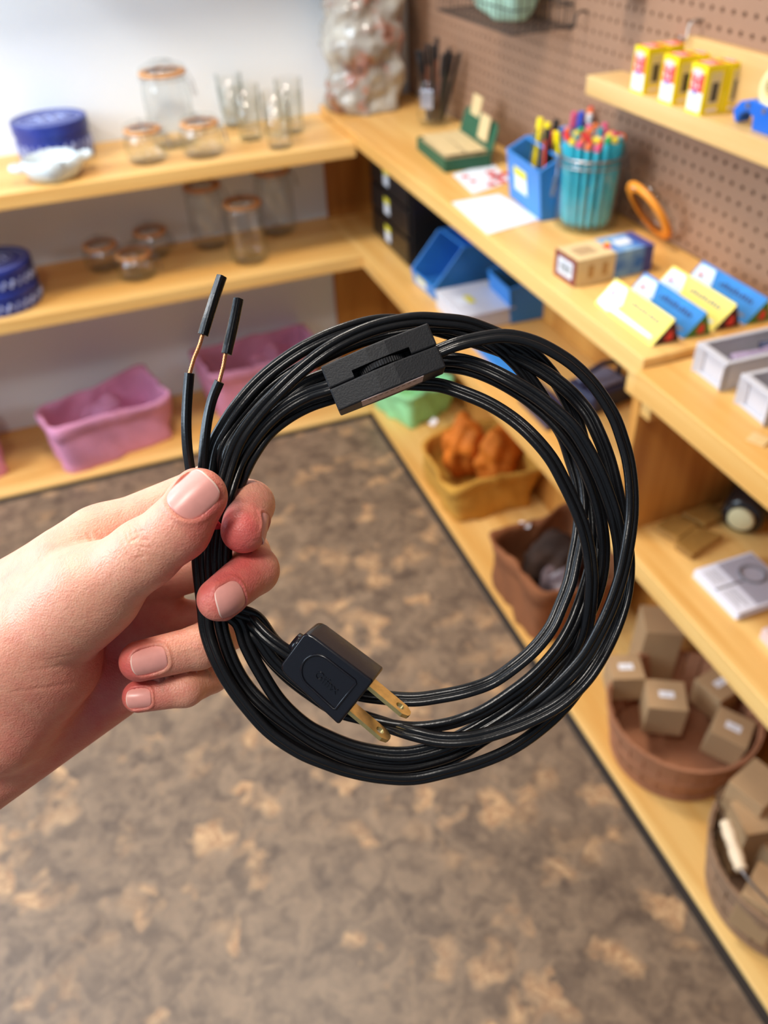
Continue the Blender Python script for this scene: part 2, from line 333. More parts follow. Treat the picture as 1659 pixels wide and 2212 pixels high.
T4 = [(1048, 744, 8), (1090, 759, 7), (1142, 784, 6), (1185, 810, 5), (1227, 843, 4), (1250, 867, 4), (1273, 897, 3), (1295, 942, 2), (1314, 992, 2), (1328, 1045, 2), (1340, 1100, 3), (1350, 1155, 4), (1356, 1210, 4), (1354, 1260, 3)]
Cc = [(1347, 1300, 2), (1326, 1362, 0), (1289, 1434, -3), (1256, 1478, -4), (1213, 1517, -5), (1169, 1543, -5), (1115, 1567, -5), (1050, 1588, -5), (1000, 1597, -5), (950, 1597, -4), (893, 1585, -2), (845, 1570, 2), (790, 1552, 5), (730, 1535, 6)]
l3b = [(670, 1498, 8), (615, 1455, 9), (572, 1408, 8), (540, 1362, 6)]
T5 = [(1020, 720, 5), (1069, 745, 6), (1111, 780, 7), (1143, 818, 8), (1172, 860, 9), (1197, 905, 9), (1219, 943, 9), (1235, 991, 9), (1250, 1042, 8), (1255, 1100, 7), (1250, 1160, 5), (1241, 1207, 3)]
inner1 = [(1231, 1256, 1), (1211, 1310, 0), (1190, 1356, -1), (1154, 1402, -1), (1109, 1441, -1), (1061, 1473, 0), (1008, 1492, 0), (950, 1504, 1), (893, 1511, 2), (820, 1506, 5), (770, 1498, 7), (710, 1476, 8)]
l2 = [(640, 1430, 8), (590, 1385, 7), (552, 1335, 5)]
T1 = [(1005, 698, 2), (1048, 712, 3), (1100, 735, 4), (1151, 765, 6), (1185, 800, 8), (1213, 840, 9), (1240, 895, 10), (1257, 950, 10), (1270, 1015, 9), (1282, 1075, 8), (1288, 1140, 7), (1283, 1200, 6), (1270, 1255, 4)]
r3 = [(1252, 1311, 1), (1234, 1354, 0), (1202, 1406, -1), (1154, 1458, -1), (1104, 1497, -1), (1050, 1532, -1), (1010, 1550, 0), (965, 1564, 0), (893, 1572, 1), (820, 1562, 3), (770, 1548, 5)]
l3 = [(700, 1512, 7), (640, 1470, 6), (590, 1425, 5), (552, 1372, 4)]
T6 = [(1000, 780, 4), (1048, 795, 3), (1100, 820, 1), (1153, 852, 0), (1195, 884, -1), (1237, 924, -2), (1268, 971, -2), (1294, 1022, -2), (1314, 1073, -1), (1330, 1124, 0), (1340, 1175, 2), (1343, 1230, 4), (1338, 1290, 6)]
E7 = [(1322, 1350, 7), (1295, 1415, 7), (1262, 1468, 6), (1215, 1530, 5), (1160, 1580, 4), (1100, 1620, 3), (1037, 1647, 2), (965, 1668, 1), (893, 1683, 1), (820, 1680, 1), (750, 1666, 1), (700, 1649, 0)]
l7 = [(650, 1628, 0), (584, 1584, 0), (534, 1530, 0), (493, 1474, 0), (465, 1421, 0), (446, 1365, 1)]
T6b = [(1010, 797, 7), (1060, 815, 6), (1110, 842, 5), (1150, 870, 4), (1190, 905, 3), (1224, 945, 2), (1253, 990, 2), (1275, 1040, 2), (1291, 1090, 3), (1301, 1140, 4), (1305, 1190, 6), (1299, 1250, 6)]
l4 = [(1276, 1320, 5), (1240, 1390, 4), (1202, 1434, 3), (1154, 1486, 3), (1104, 1527, 2), (1050, 1562, 2), (1000, 1590, 2), (950, 1613, 2), (869, 1630, 2), (772, 1617, 3), (700, 1589, 3), (660, 1567, 3), (606, 1517, 3), (563, 1452, 3), (532, 1393, 3), (515, 1345, 3)]
T7 = [(953, 833, 5), (1005, 850, 3), (1058, 873, 1), (1111, 907, -1), (1153, 945, -3), (1191, 991, -4), (1219, 1042, -4), (1243, 1093, -4), (1262, 1144, -4), (1273, 1195, -3), (1278, 1246, -3), (1276, 1297, -2), (1270, 1347, 0), (1255, 1395, 2)]
l5 = [(1228, 1440, 4), (1180, 1497, 5), (1125, 1543, 6), (1060, 1585, 6), (1000, 1618, 6), (941, 1640, 5), (869, 1653, 4), (772, 1641, 3), (700, 1613, 3), (628, 1567, 3), (574, 1526, 3), (534, 1484, 4), (504, 1434, 4), (482, 1370, 4)]
A_ = [(860, 790, -4), (905, 774, -4), (948, 758, -4), (984, 744, -5), (1027, 733, -5), (1090, 725, -5), (1153, 738, -5), (1216, 771, -5), (1254, 801, -5), (1290, 841, -5), (1326, 899, -5), (1345, 950, -5), (1358, 998, -5), (1365, 1055, -5), (1365, 1114, -5), (1357, 1175, -6), (1347, 1225, -6), (1335, 1268, -6)]
l6 = [(1318, 1315, -6), (1296, 1362, -6), (1263, 1419, -5), (1215, 1473, -4), (1163, 1519, -2), (1110, 1557, 1), (1050, 1592, 5), (990, 1630, 8), (920, 1660, 9), (840, 1669, 9), (760, 1653, 8), (660, 1612, 7), (595, 1571, 7), (540, 1515, 7), (500, 1455, 7), (470, 1395, 8)]
cordA = [(640, 1420, 1), (608, 1400, 1), (574, 1374, 2), (536, 1334, 5)] + grip(488, 8, 7, 2) + u6 + T7 + l5 + grip(455, 4, 0, 6) + u4 + T6 + E7 + l7 + grip(430, 1, -6) + u1[:-1] + T4 + Cc + l3b + grip(477, 5, 6, -4) + u5 + T6b + l4 + grip(457, 0, 2, 4) + u2 + T1 + r3 + l3 + grip(462, 8, 10) + u3 + T5 + inner1 + l2 + grip(481, 1, 4, -4) + usw
cordB = A_ + l6 + [(446, 1312, 9), (434, 1262, 9), (430, 1205, 9), (428, 1145, 6), (427, 1090, 2)]
mb = MB()
tw = lambda L: .45 * math.sin(L * 9.0) + .25 * math.sin(L * 23 + 1)
sweep(mb, cordA, PROF, 7, tw); sweep(mb, cordB, PROF, 7, lambda L: .5 * math.sin(L * 11 + .6))
mb.obj('cord', M_pvc, cordroot, smooth=True)
WP = np.array([(1.75, .2), (1.6, 1.1), (.9, 1.5), (.2, 1.6), (-.6, 1.5), (-1.4, 1.35), (-1.75, .7), (-1.8, -.7), (-1.4, -1.4), (-.4, -1.5), (.8, -1.5), (1.6, -1.0)]) / 1000
def wire(name, ctrl, per=8, prof=WP, mm=None, parent=None, sm=False):
    q = MB(); sweep(q, ctrl, prof, per, lambda L: .5 + L * 8)
    return q.obj(name, mm or M_pvc, parent or cordroot, smooth=sm, bevel=0 if sm else .00015)
wire('split_wire', [(427, 1090, 2), (421, 1060, -1), (412, 1022, -3), (405, 975, -5), (402, 920, -7), (404, 865, -8), (409, 806, -9)])
wire('split_wire', [(433, 1090, 2), (436, 1050, 0), (438, 1010, -1), (441, 960, -2), (448, 905, -3), (459, 860, -4), (474, 824, -5)])
CP = np.array([(.62 * math.cos(a) * (1 + .12 * math.cos(7 * a)), .62 * math.sin(a) * (1 + .12 * math.cos(7 * a))) for a in np.linspace(0, 2 * PI, 36, endpoint=False)]) / 1000
def copper(ctrl):
    q = MB(); sweep(q, ctrl, CP, 10, lambda L: L * 900); q.obj('copper_strands', M_copper, cordroot, smooth=True)
copper([(409, 810, -9), (413, 795, -9), (420, 772, -9), (430, 748, -9), (438, 722, -9)])
copper([(473, 828, -5), (478, 808, -5), (483, 788, -5), (487, 765, -5), (490, 755, -5)])
wire('insulation_sleeve', [(438, 724, -9), (448, 690, -9), (464, 640, -8), (479, 596, -8)], 4)
wire('insulation_sleeve', [(489, 765, -5), (497, 730, -5), (506, 690, -5), (515, 645, -5)], 4)
# --- plug
def camv(x, y, z): return x * RM[0] - y * RM[1] + z * RM[2]      # x right, y down, z away
pa = camv(.775, .62, -.12); pa /= np.linalg.norm(pa)
pt = camv(.30, -.22, .93); pt = pt - pa * (pt @ pa); pt /= np.linalg.norm(pt)
pw = np.cross(pa, pt); 
pc = near(698, 1462, -8) - inv                                 # centre of the front face
prof = [(-14.5, -7.5), (-13.2, -9.2), (-11, -9.8), (14.5, -11.3), (14.5, 11.3), (-11, 9.8), (-13.2, 9.2), (-14.5, 7.5)]
if pw @ camv(0, 1, 0) < 0: pw = -pw
q = MB(); q.prism([(x / 1000, y / 1000) for x, y in prof], pc, (pa, pw, pt), 0, .0125)
plug = q.obj('plug', M_plug, cordroot, bevel=.0022, seg=5, smooth=False)
for p in plug.data.polygons: p.use_smooth = True
q = MB()   # raised D-shaped rim on the face
ring = []
for a in np.linspace(PI / 2, 3 * PI / 2, 16): ring.append((-2.5 + 6.0 * math.cos(a), 6.6 * math.sin(a)))
ring += [(9.5, -7.2), (10.3, -6.6), (10.3, 6.6), (9.5, 7.2)]
R3 = [pc + pa * x / 1000 + pw * y / 1000 - pt * .0001 for x, y in ring]
q.tube(R3, .00045, 8, closed=True); q.obj('raised_rim', M_plug, cordroot, smooth=True).parent = plug
for o in list(plug.children): pass
side = pw
for sgn in (-1, 1):
    q = MB(); bc = pc + pt * .0062 + pw * sgn * .00635
    poly = [(13, -3.15), (29, -3.15), (31.2, -1.6), (31.6, 0), (31.2, 1.6), (29, 3.15), (13, 3.15)]
    q2 = MB(); n = 20
    # blade with a real hole
    out = [(x / 1000, y / 1000) for x, y in poly]; hole = [(.0270 + .0016 * math.cos(a), .0016 * math.sin(a)) for a in np.linspace(0, 2 * PI, n, endpoint=False)]
    # flat faces seen from outside lie across pw; blade plane = (pa, pt)
    bm = bmesh.new()
    def ringv(pl, h): return [bm.verts.new(tuple(bc + pa * x + pt * y + pw * h)) for x, y in pl]
    loops = {}
    for h in (-.00075, .00075):
        o_, i_ = ringv(out, h), ringv(hole, h); loops[h] = (o_, i_)
        ed = [bm.edges.new((l[k], l[(k + 1) % len(l)])) for l in (o_, i_) for k in range(len(l))]
        bmesh.ops.triangle_fill(bm, use_beauty=True, edges=ed)
    for w_ in (0, 1):
        a_, b_ = loops[-.00075][w_], loops[.00075][w_]
        for k in range(len(a_)): bm.faces.new((a_[k], a_[(k + 1) % len(a_)], b_[(k + 1) % len(a_)], b_[k]))
    bmesh.ops.recalc_face_normals(bm, faces=bm.faces)
    me = bpy.data.meshes.new('blade'); bm.to_mesh(me); bm.free(); me.materials.append(M_brass)
    ob = bpy.data.objects.new('blade', me); COL.objects.link(ob); ob.parent = plug
text_part('moulded_lettering', 'Gifnx', .0046, M_plug, frame4(pc + pa * .002 + pw * .0008 - pt * .0001, pa, -pw, -pt), plug, .00025)
q = MB(); q.tube([pc - pa * .0125 + pt * .006, pc - pa * .0165 + pt * .006], [.0042, .0034], 14); q.obj('strain_relief', M_plug, cordroot, smooth=True).parent = plug
# --- inline switch
e1 = camv(.925, -.38, .0); e1 /= np.linalg.norm(e1); e3 = camv(-.02, .03, 1); e3 = e3 - e1 * (e3 @ e1); e3 /= np.linalg.norm(e3); e2 = np.cross(e3, e1)
if e2 @ camv(0, 1, 0) < 0: e2 = -e2
sc0 = near(828, 793, -10) - inv
def sp(pl): return [(x / 1000, y / 1000) for x, y in pl]
hexo = [(-20, -.5), (-3.5, -2.6), (3.5, -2.6), (20, -.5), (20, 12), (3.5, 14), (-3.5, 14), (-20, 12)]
notch = [(-20, -.5), (-9.5, -1.7), (-9.5, 4), (9.5, 4), (9.5, -1.7), (20, -.5), (20, 12), (3.5, 14), (-3.5, 14), (-20, 12)]
sw = bpy.data.objects.new('inline_switch', None); COL.objects.link(sw); sw.parent = cordroot
q = MB(); q.prism(sp(hexo), sc0, (e1, e3, e2), -.0083, -.00008); us = q.obj('upper_shell', M_case, sw, bevel=.0006, seg=3)
q = MB(); q.prism(sp([(-10.6, -6), (10.6, -6), (10.6, 4.5), (-10.6, 4.5)]), sc0, (e1, e3, e2), -.0028, .003); cut = q.obj('cutter', M_case, sw)
bo = us.modifiers.new('notch', 'BOOLEAN'); bo.object = cut; bo.operation = 'DIFFERENCE'; bo.solver = 'EXACT'
bpy.context.view_layer.update(); me2 = bpy.data.meshes.new_from_object(us.evaluated_get(bpy.context.evaluated_depsgraph_get())); us.modifiers.clear(); us.data = me2; bpy.data.objects.remove(cut)
q = MB(); q.prism(sp(hexo), sc0, (e1, e3, e2), .00008, .0083); q.obj('lower_shell', M_case, sw, bevel=.0006, seg=3)
q = MB(); n = 120
wl = [((9.3 + (.18 if i % 2 else -.12)) * math.cos(2 * PI * i / n), 6.9 + (9.3 + (.18 if i % 2 else -.12)) * math.sin(2 * PI * i / n)) for i in range(n)]
q.prism(sp(wl), sc0, (e1, e3, e2), -.0024, -.0003); q.obj('thumb_wheel', M_case, sw, bevel=.0001, seg=1)
q = MB(); q.obox(sc0 + e2 * .00835 + e3 * .0035, (e1, e3, e2), (.0115, .0055, .00008)); q.obj('rating_sticker', M_sticker, sw)
q = MB()
for k in range(9): q.obox(sc0 + e2 * .00845 + e3 * .0012 + e1 * (-.0085 + .0021 * k), (e1, e3, e2), (.0006, .0003, .00003))
q.obj('sticker_print', M_ink, sw)
# --- red tie round the bundle
tie = []
for i in range(48):
    a = 2 * PI * i / 48
    tie.append(near(452 + 42 * math.cos(a), 1138 + 4 * math.sin(3 * a) * .4, 4.2 + 8.2 * math.sin(a)))
q = MB(); q.tube(tie, .0009, 8, closed=True)
tie2 = [t + RM[1] * .0011 * math.cos(i * 1.3) + RM[1] * .0008 for i, t in enumerate(tie)]
q.tube(tie2, .0008, 8, closed=True)
tag(q.obj('twist_tie', M_red, smooth=True), 'thin red tie round the cord bundle beneath the thumb', 'tie')
# ================================================================== the hand: one continuous surface grown from a skeleton field
M_skin = bpy.data.materials.new('skin'); M_skin.use_nodes = True
def build_skin():
    nt = M_skin.node_tree; b = nt.nodes['Principled BSDF']; N = nt.nodes.new; L = nt.links.new
    at = N('ShaderNodeAttribute'); at.attribute_name = 'blush'
    tc = N('ShaderNodeTexCoord'); n = N('ShaderNodeTexNoise'); n.inputs['Scale'].default_value = 160; n.inputs['Detail'].default_value = 5; L(tc.outputs['Object'], n.inputs['Vector'])
    ad = N('ShaderNodeMath'); ad.operation = 'MULTIPLY_ADD'; L(n.outputs['Fac'], ad.inputs[0]); ad.inputs[1].default_value = .5; L(at.outputs['Fac'], ad.inputs[2])
    r = N('ShaderNodeValToRGB'); e = r.color_ramp.elements; e[0].position = .15; e[0].color = hexc(234, 182, 152); e[1].position = 1.15 if False else 1.0; e[1].color = hexc(214, 104, 98)
    x = r.color_ramp.elements.new(.5); x.color = hexc(228, 158, 134)
    L(ad.outputs[0], r.inputs[0]); L(r.outputs[0], b.inputs['Base Color'])
    b.inputs['Roughness'].default_value = .48; b.inputs['Subsurface Weight'].default_value = .35; b.inputs['Subsurface Radius'].default_value = (1, .3, .16); b.inputs['Subsurface Scale'].default_value = .0035
    v = N('ShaderNodeTexVoronoi'); v.inputs['Scale'].default_value = 1300; v.feature = 'F1'; L(tc.outputs['Object'], v.inputs['Vector'])
    n2 = N('ShaderNodeTexNoise'); n2.inputs['Scale'].default_value = 420; n2.inputs['Detail'].default_value = 4; L(tc.outputs['Object'], n2.inputs['Vector'])
    m2 = N('ShaderNodeMath'); m2.operation = 'MULTIPLY_ADD'; L(v.outputs['Distance'], m2.inputs[0]); m2.inputs[1].default_value = .5; L(n2.outputs['Fac'], m2.inputs[2])
    bp = N('ShaderNodeBump'); bp.inputs['Strength'].default_value = .45; bp.inputs['Distance'].default_value = .0006; L(m2.outputs[0], bp.inputs['Height']); L(bp.outputs[0], b.inputs['Normal'])
build_skin()
M_nail = mat('nail', hexc(238, 166, 156), rough=.32, spec=.5, vary=.06, vscale=300)
M_tip = mat('nail_free_edge', hexc(242, 204, 190), rough=.4)
def nr(p): return near(*p)
def seg(a, b, ra, rb): return (nr(a), nr(b), ra / 1000, rb / 1000)
# finger chains: ((px,py,depth mm), radius mm); the depth is measured from the plane of the coil
INDEX = [((222, 1170, 24), 12.8), ((452, 1060, 32), 10.2), ((540, 1090, 12), 8.9), ((526, 1146, -3), 8.0)]
MIDDLE = [((275, 1255, 40), 12.0), ((530, 1195, 34), 9.6), ((550, 1232, 8), 8.8), ((473, 1294, -10), 7.6)]
RING = [((290, 1345, 46), 11.5), ((500, 1352, 38), 9.0), ((430, 1398, 17), 8.2), ((302, 1428, 9), 7.5)]
PINKY = [((262, 1455, 46), 10.0), ((455, 1455, 34), 7.6), ((400, 1487, 20), 6.9), ((300, 1504, 15), 6.1)]
THUMB = [((60, 1400, 14), 20), ((196, 1280, -2), 14.4), ((312, 1196, -13), 11.6), ((385, 1142, -16), 10.6), ((431, 1072, -16), 9.4)]
CH = dict(index=INDEX, middle=MIDDLE, ring=RING, pinky=PINKY, thumb=THUMB)
PALM = [seg((-160, 1540, 34), (222, 1170, 26), 17, 12.8), seg((-160, 1590, 36), (275, 1255, 42), 17, 12), seg((-160, 1620, 38), (285, 1345, 48), 17, 12),
        seg((-140, 1722, 38), (238, 1487, 46), 19.5, 14), seg((-120, 1480, 26), (60, 1400, 14), 22, 20), seg((60, 1400, 14), (196, 1280, -2), 20, 14.4), seg((60, 1400, 14), (150, 1235, 14), 18, 12),
        seg((0, 1560, 22), (110, 1440, 18), 20, 17), seg((-40, 1330, 26), (140, 1215, 20), 16, 12),
        seg((-150, 1600, 34), (-420, 1780, 10), 24, 23), seg((-420, 1780, 10), (-900, 2150, -40), 23, 26)]
def capd(P, a, b, ra, rb):
    ab = b - a; t = np.clip(((P - a) @ ab) / (ab @ ab), 0, 1)
    return np.linalg.norm(P - a - t[:, None] * ab, axis=1) - (ra + (rb - ra) * t)
def smin(a, b, k):
    h = np.clip(.5 + .5 * (b - a) / k, 0, 1); return b + (a - b) * h - k * h * (1 - h)
def sst(x, a, b): t = np.clip((x - a) / (b - a), 0, 1); return t * t * (3 - 2 * t)
def field(P):
    F_ = None
    for s in PALM:
        d = capd(P, *s); F_ = d if F_ is None else smin(F_, d, .010)
    for nm, ch in CH.items():
        D = None
        for (p0, r0), (p1, r1) in zip(ch[:-1], ch[1:]):
            d = capd(P, nr(p0), nr(p1), r0 / 1000, r1 / 1000); D = d if D is None else smin(D, d, .0018 if nm != 'thumb' else .003)
        root = nr(ch[0][0]) if nm != 'thumb' else nr(ch[1][0])
        dist = np.linalg.norm(P - root, axis=1)
        k = .0007 + (.0075 if nm != 'thumb' else .011) * (1 - sst(dist, .016, .034 if nm != 'thumb' else .030))
        F_ = smin(F_, D, k)
    return F_
def grad(P, h=3e-4):
    g = np.stack([field(P + np.eye(3)[i] * h) - field(P - np.eye(3)[i] * h) for i in range(3)], 1) / (2 * h)
    return g
def nets():
    vox = .0016
    # work in camera-aligned coordinates so the box hugs the hand
    lo = np.array([-.27, -.20, .235]); hi = np.array([-.020, .035, .375]); Bm = np.array([RM[0], RM[1], RM[2]])
    n = np.ceil((hi - lo) / vox).astype(int)
    ax = [lo[i] + vox * np.arange(n[i]) for i in range(3)]
    cs = .0128; step = 8
    val = np.full(n, 1.0, np.float32)
    # coarse pass
    cx = [a[::step] for a in ax]
    G = np.stack(np.meshgrid(*cx, indexing='ij'), -1).reshape(-1, 3); dc = field(CAM + (G + cs / 2) @ Bm).reshape([len(c) for c in cx])
    idx = np.argwhere(np.abs(dc) < cs * 1.5)
    o = np.arange(step); oo = np.stack(np.meshgrid(o, o, o, indexing='ij'), -1).reshape(-1, 3)
    val[...] = np.repeat(np.repeat(np.repeat(np.sign(dc), step, 0), step, 1), step, 2)[:n[0], :n[1], :n[2]] * .01
    for c0 in range(0, len(idx), 400):
        I = (idx[c0:c0 + 400, None, :] * step + oo[None]).reshape(-1, 3); I = I[(I < n).all(1)]
        v = field(CAM + (lo + I * vox) @ Bm); val[I[:, 0], I[:, 1], I[:, 2]] = v
    ins = val < 0
    a, b, c = n
    cells = np.zeros((a - 1, b - 1, c - 1), np.uint8)
    for dx in (0, 1):
        for dy in (0, 1):
            for dz in (0, 1): cells += ins[dx:a - 1 + dx, dy:b - 1 + dy, dz:c - 1 + dz]
    act = (cells > 0) & (cells < 8); ids = -np.ones(act.shape, np.int64); A = np.argwhere(act); ids[act] = np.arange(len(A))
    P = np.zeros((len(A), 3)); cnt = np.zeros(len(A))
    corners = [(dx, dy, dz) for dx in (0, 1) for dy in (0, 1) for dz in (0, 1)]
    for i, p in enumerate(corners):
        for j, q in enumerate(corners):
            if j <= i or sum(abs(p[t] - q[t]) for t in range(3)) != 1: continue
            va = val[A[:, 0] + p[0], A[:, 1] + p[1], A[:, 2] + p[2]]; vb = val[A[:, 0] + q[0], A[:, 1] + q[1], A[:, 2] + q[2]]
            x = (va < 0) != (vb < 0); t = np.where(x, va / (va - vb + 1e-12), 0)
            P += np.where(x[:, None], np.array(p) + t[:, None] * (np.array(q) - np.array(p)), 0); cnt += x
    P = lo + (A + P / cnt[:, None]) * vox
    quads = []
    for d in range(3):
        e = [0, 0, 0]; e[d] = 1
        s0 = ins[:a - e[0], :b - e[1], :c - e[2]]; s1 = ins[e[0]:, e[1]:, e[2]:]
        E = np.argwhere(s0 != s1); u, w = [(1, 2), (2, 0), (0, 1)][d]
        E = E[(E[:, u] > 0) & (E[:, w] > 0) & (E[:, u] < n[u] - 1) & (E[:, w] < n[w] - 1)]
        def cell(du, dw):
            I = E.copy(); I[:, u] -= du; I[:, w] -= dw; return ids[I[:, 0], I[:, 1], I[:, 2]]
        Q = np.stack([cell(1, 1), cell(0, 1), cell(0, 0), cell(1, 0)], 1)
        fl = s1[E[:, 0], E[:, 1], E[:, 2]]; Q[fl] = Q[fl][:, ::-1]; quads.append(Q)
    Q = np.vstack(quads); Q = Q[(Q >= 0).all(1)]
    return CAM + P @ Bm, Q
hv, hq = nets()
def project(P, it=2):
    for _ in range(it):
        f = field(P); g = grad(P); P = P - (f / (np.sum(g * g, 1) + 1e-9))[:, None] * g
    return P
def subdivide(V, Q):
    E = np.sort(np.stack([Q, np.roll(Q, -1, 1)], -1).reshape(-1, 2), 1); ue, inv_ = np.unique(E, axis=0, return_inverse=True); inv_ = inv_.reshape(-1, 4)
    em = V[ue].mean(1); fm = V[Q].mean(1); nV = len(V); nE = len(ue)
    e = inv_ + nV; f = nV + nE + np.arange(len(Q))
    NQ = np.concatenate([np.stack([Q[:, i], e[:, i], f, e[:, (i - 1) % 4]], 1) for i in range(4)])
    return np.vstack([V, em, fm]), NQ
hv = project(hv, 1); hv, hq = subdivide(hv, hq); hv = project(hv, 1)
hv, hq = subdivide(hv, hq)
# nails: tip frames (centre px, axis from root to tip, facing)
def nailframe(base, tip, face, wmm, lmm, up=.0):
    b, t = nr(base), nr(tip); d = t - b; c = (b + t) / 2; d /= np.linalg.norm(d); n = np.array(face, float); n = n - d * (n @ d); n /= np.linalg.norm(n); w = np.cross(d, n)
    hl = lmm / 2000; hw = wmm / 2000
    def hit(u, v):
        A = (c + w * u * hw + d * v * hl + n * .010)[None]
        for _ in range(22): A = A - n * (field(A) * .85)[:, None]
        return float((A[0] - c) @ n)
    for _ in range(4):      # turn the plate about the finger axis until it lies evenly on the flesh
        sl = np.mean([hit(.5, v) - hit(-.5, v) for v in (-.6, -.2, .2)]) / hw; sl = max(-.5, min(.5, sl))
        n = n - w * sl; n /= np.linalg.norm(n); w = np.cross(d, n)
    vs = np.linspace(-1.25, 1.15, 13); A = c + d * (vs[:, None] * hl) + n * .012
    for _ in range(24): A = A - n * (field(A) * .85)[:, None]
    ok = (np.abs(field(A)) < 2e-4) & (vs < .75); hs = np.polyfit(vs[ok], ((A - c) @ n)[ok], 2)
    return dict(c=c, d=d, n=n, w=w, hw=wmm / 2000, hl=hl, hs=hs, R=wmm / 2000 * 1.12)
def nailh(N, u, v): return np.polyval(N['hs'], v) - (u * N['hw']) ** 2 / (2 * N['R']) - (u * N['hw']) ** 4 / (8 * N['R'] ** 3)
NAILS = [nailframe((382, 1098, -25), (442, 1033, -25), camv(-.20, -.18, -.95), 14.2, 15.5),
         nailframe((560, 1114, 2), (550, 1170, -4), camv(.90, .10, -.36), 9.5, 10.5),
         nailframe((532, 1286, -12), (468, 1312, -17), camv(.10, .46, -.9), 11.6, 11.0),
         nailframe((361, 1421, 2), (279, 1441, 0), camv(-.02, .12, -1), 9.6, 12.5),
         nailframe((326, 1508, 10), (272, 1513, 9), camv(-.02, .05, -1), 7.6, 9.0)]
def nailin(P, N):
    r = P - N['c']; u = (r @ N['w']) / N['hw']; v = (r @ N['d']) / N['hl']; h = r @ N['n']
    return (np.abs(u) ** 3 + np.abs(v) ** 3) ** (1 / 3), h, u, v
fs = field(hv); g = grad(hv); g /= np.linalg.norm(g, axis=1)[:, None] + 1e-9
disp = np.zeros(len(hv)); blush = np.full(len(hv), .12)
for N in NAILS:
    q_, h, u, v = nailin(hv, N); facing = (g @ N['n'] > .05) & (np.linalg.norm(hv - N['c'], axis=1) < .016)
    disp += np.where(facing, -.00030 * (1 - sst(q_, .92, 1.04)) + .00042 * np.exp(-((q_ - 1.17) / .10) ** 2) * (1 - .8 * sst(v, .5, 1.0)), 0)
tips = {'index': ((515, 1150, -8), .016, .48), 'middle': ((462, 1298, -14), .017, .5), 'ring': ((285, 1432, 2), .013, .32), 'pinky': ((280, 1506, 9), .012, .32), 'thumb': ((455, 1090, -20), .014, .45)}
for nm, (p, rad, amt) in tips.items():
    blush += amt * np.exp(-(np.linalg.norm(hv - nr(p), axis=1) / rad) ** 2)
blush += .22 * np.exp(-(np.linalg.norm(hv - nr((545, 1240, 0)), axis=1) / .012) ** 2)
blush += .45 * np.exp(-(np.linalg.norm(hv - nr((200, 1400, 30)), axis=1) / .03) ** 2) + .35 * np.exp(-(np.linalg.norm(hv - nr((150, 1620, 40)), axis=1) / .05) ** 2)
# creases: thumb knuckle, web folds, finger joints
def crease(a, b, depth, width, reach=.004):
    global disp
    A, B = nr(a), nr(b); ab = B - A; t = np.clip(((hv - A) @ ab) / (ab @ ab), 0, 1); r = hv - A - t[:, None] * ab
    r2 = r - (r @ RM[2])[:, None] * RM[2]; d = np.linalg.norm(r2, axis=1); dep = np.abs(r @ RM[2]) < .012
    fade = np.sin(np.clip(t, .0, 1) * PI) ** .5
    disp += np.where(dep & (g @ RM[2] < -.1), -depth / 1000 * np.exp(-(d / (width / 1000)) ** 2) * fade, 0)
crs = [((272, 1150, -22), (292, 1196, -26)), ((282, 1143, -22), (303, 1190, -26)), ((262, 1160, -22), (283, 1206, -26)), ((293, 1138, -22), (312, 1180, -26)), ((300, 1180, -26), (322, 1186, -26)), ((290, 1206, -26), (318, 1200, -26)), ((276, 1172, -25), (300, 1160, -25)), ((303, 1165, -26), (325, 1168, -26)), ((266, 1180, -22), (300, 1222, -26)), ((305, 1135, -22), (330, 1186, -26)), ((320, 1128, -22), (342, 1166, -26)), ((256, 1176, -22), (276, 1220, -26)), ((298, 1186, -26), (312, 1200, -26)), ((286, 1150, -25), (312, 1146, -25))]
for a, b in crs: crease(a, b, .26, .5)
for a, b, dd in [((70, 1398, 2), (190, 1375, -4), .16), ((60, 1440, 4), (200, 1425, 4), .16), ((40, 1480, 6), (190, 1470, 6), .16), ((90, 1420, 4), (215, 1395, 4), .12), ((180, 1160, 10), (200, 1200, 8), .35), ((190, 1150, 10), (215, 1190, 8), .35), ((110, 1195, 8), (150, 1215, 8), .3), ((95, 1200, 8), (130, 1225, 8), .3), ((205, 1145, 10), (235, 1175, 8), .3)]: crease(a, b, dd, .8)
hv = hv + g * disp[:, None]
for N in NAILS:
    q_, h, u, v = nailin(hv, N); m_ = (q_ < 1.05) & (g @ N['n'] > .0) & (np.linalg.norm(hv - N['c'], axis=1) < .018)
    over = np.where(m_, np.maximum(h - (nailh(N, u, v) - .00012), 0) * (1 - sst(q_, .98, 1.05)), 0); hv = hv - N['n'] * over[:, None]
hroot_loc = nr((100, 1400, 20))
me = bpy.data.meshes.new('hand')
me.vertices.add(len(hv)); me.vertices.foreach_set('co', (hv - hroot_loc).astype(np.float32).ravel())
me.loops.add(len(hq) * 4); me.loops.foreach_set('vertex_index', hq.astype(np.int32).ravel())
me.polygons.add(len(hq)); me.polygons.foreach_set('loop_start', np.arange(0, len(hq) * 4, 4, dtype=np.int32)); me.polygons.foreach_set('loop_total', np.full(len(hq), 4, np.int32))
me.update(calc_edges=True); me.validate(); me.polygons.foreach_set('use_smooth', [True] * len(me.polygons))
att = me.attributes.new('blush', 'FLOAT', 'POINT'); att.data.foreach_set('value', blush.astype(np.float32)); me.materials.append(M_skin)
hand = bpy.data.objects.new('hand', me); COL.objects.link(hand); hand.location = tuple(hroot_loc)
tag(hand, "person's left hand gripping the coiled black cord between thumb and fingers", 'hand')
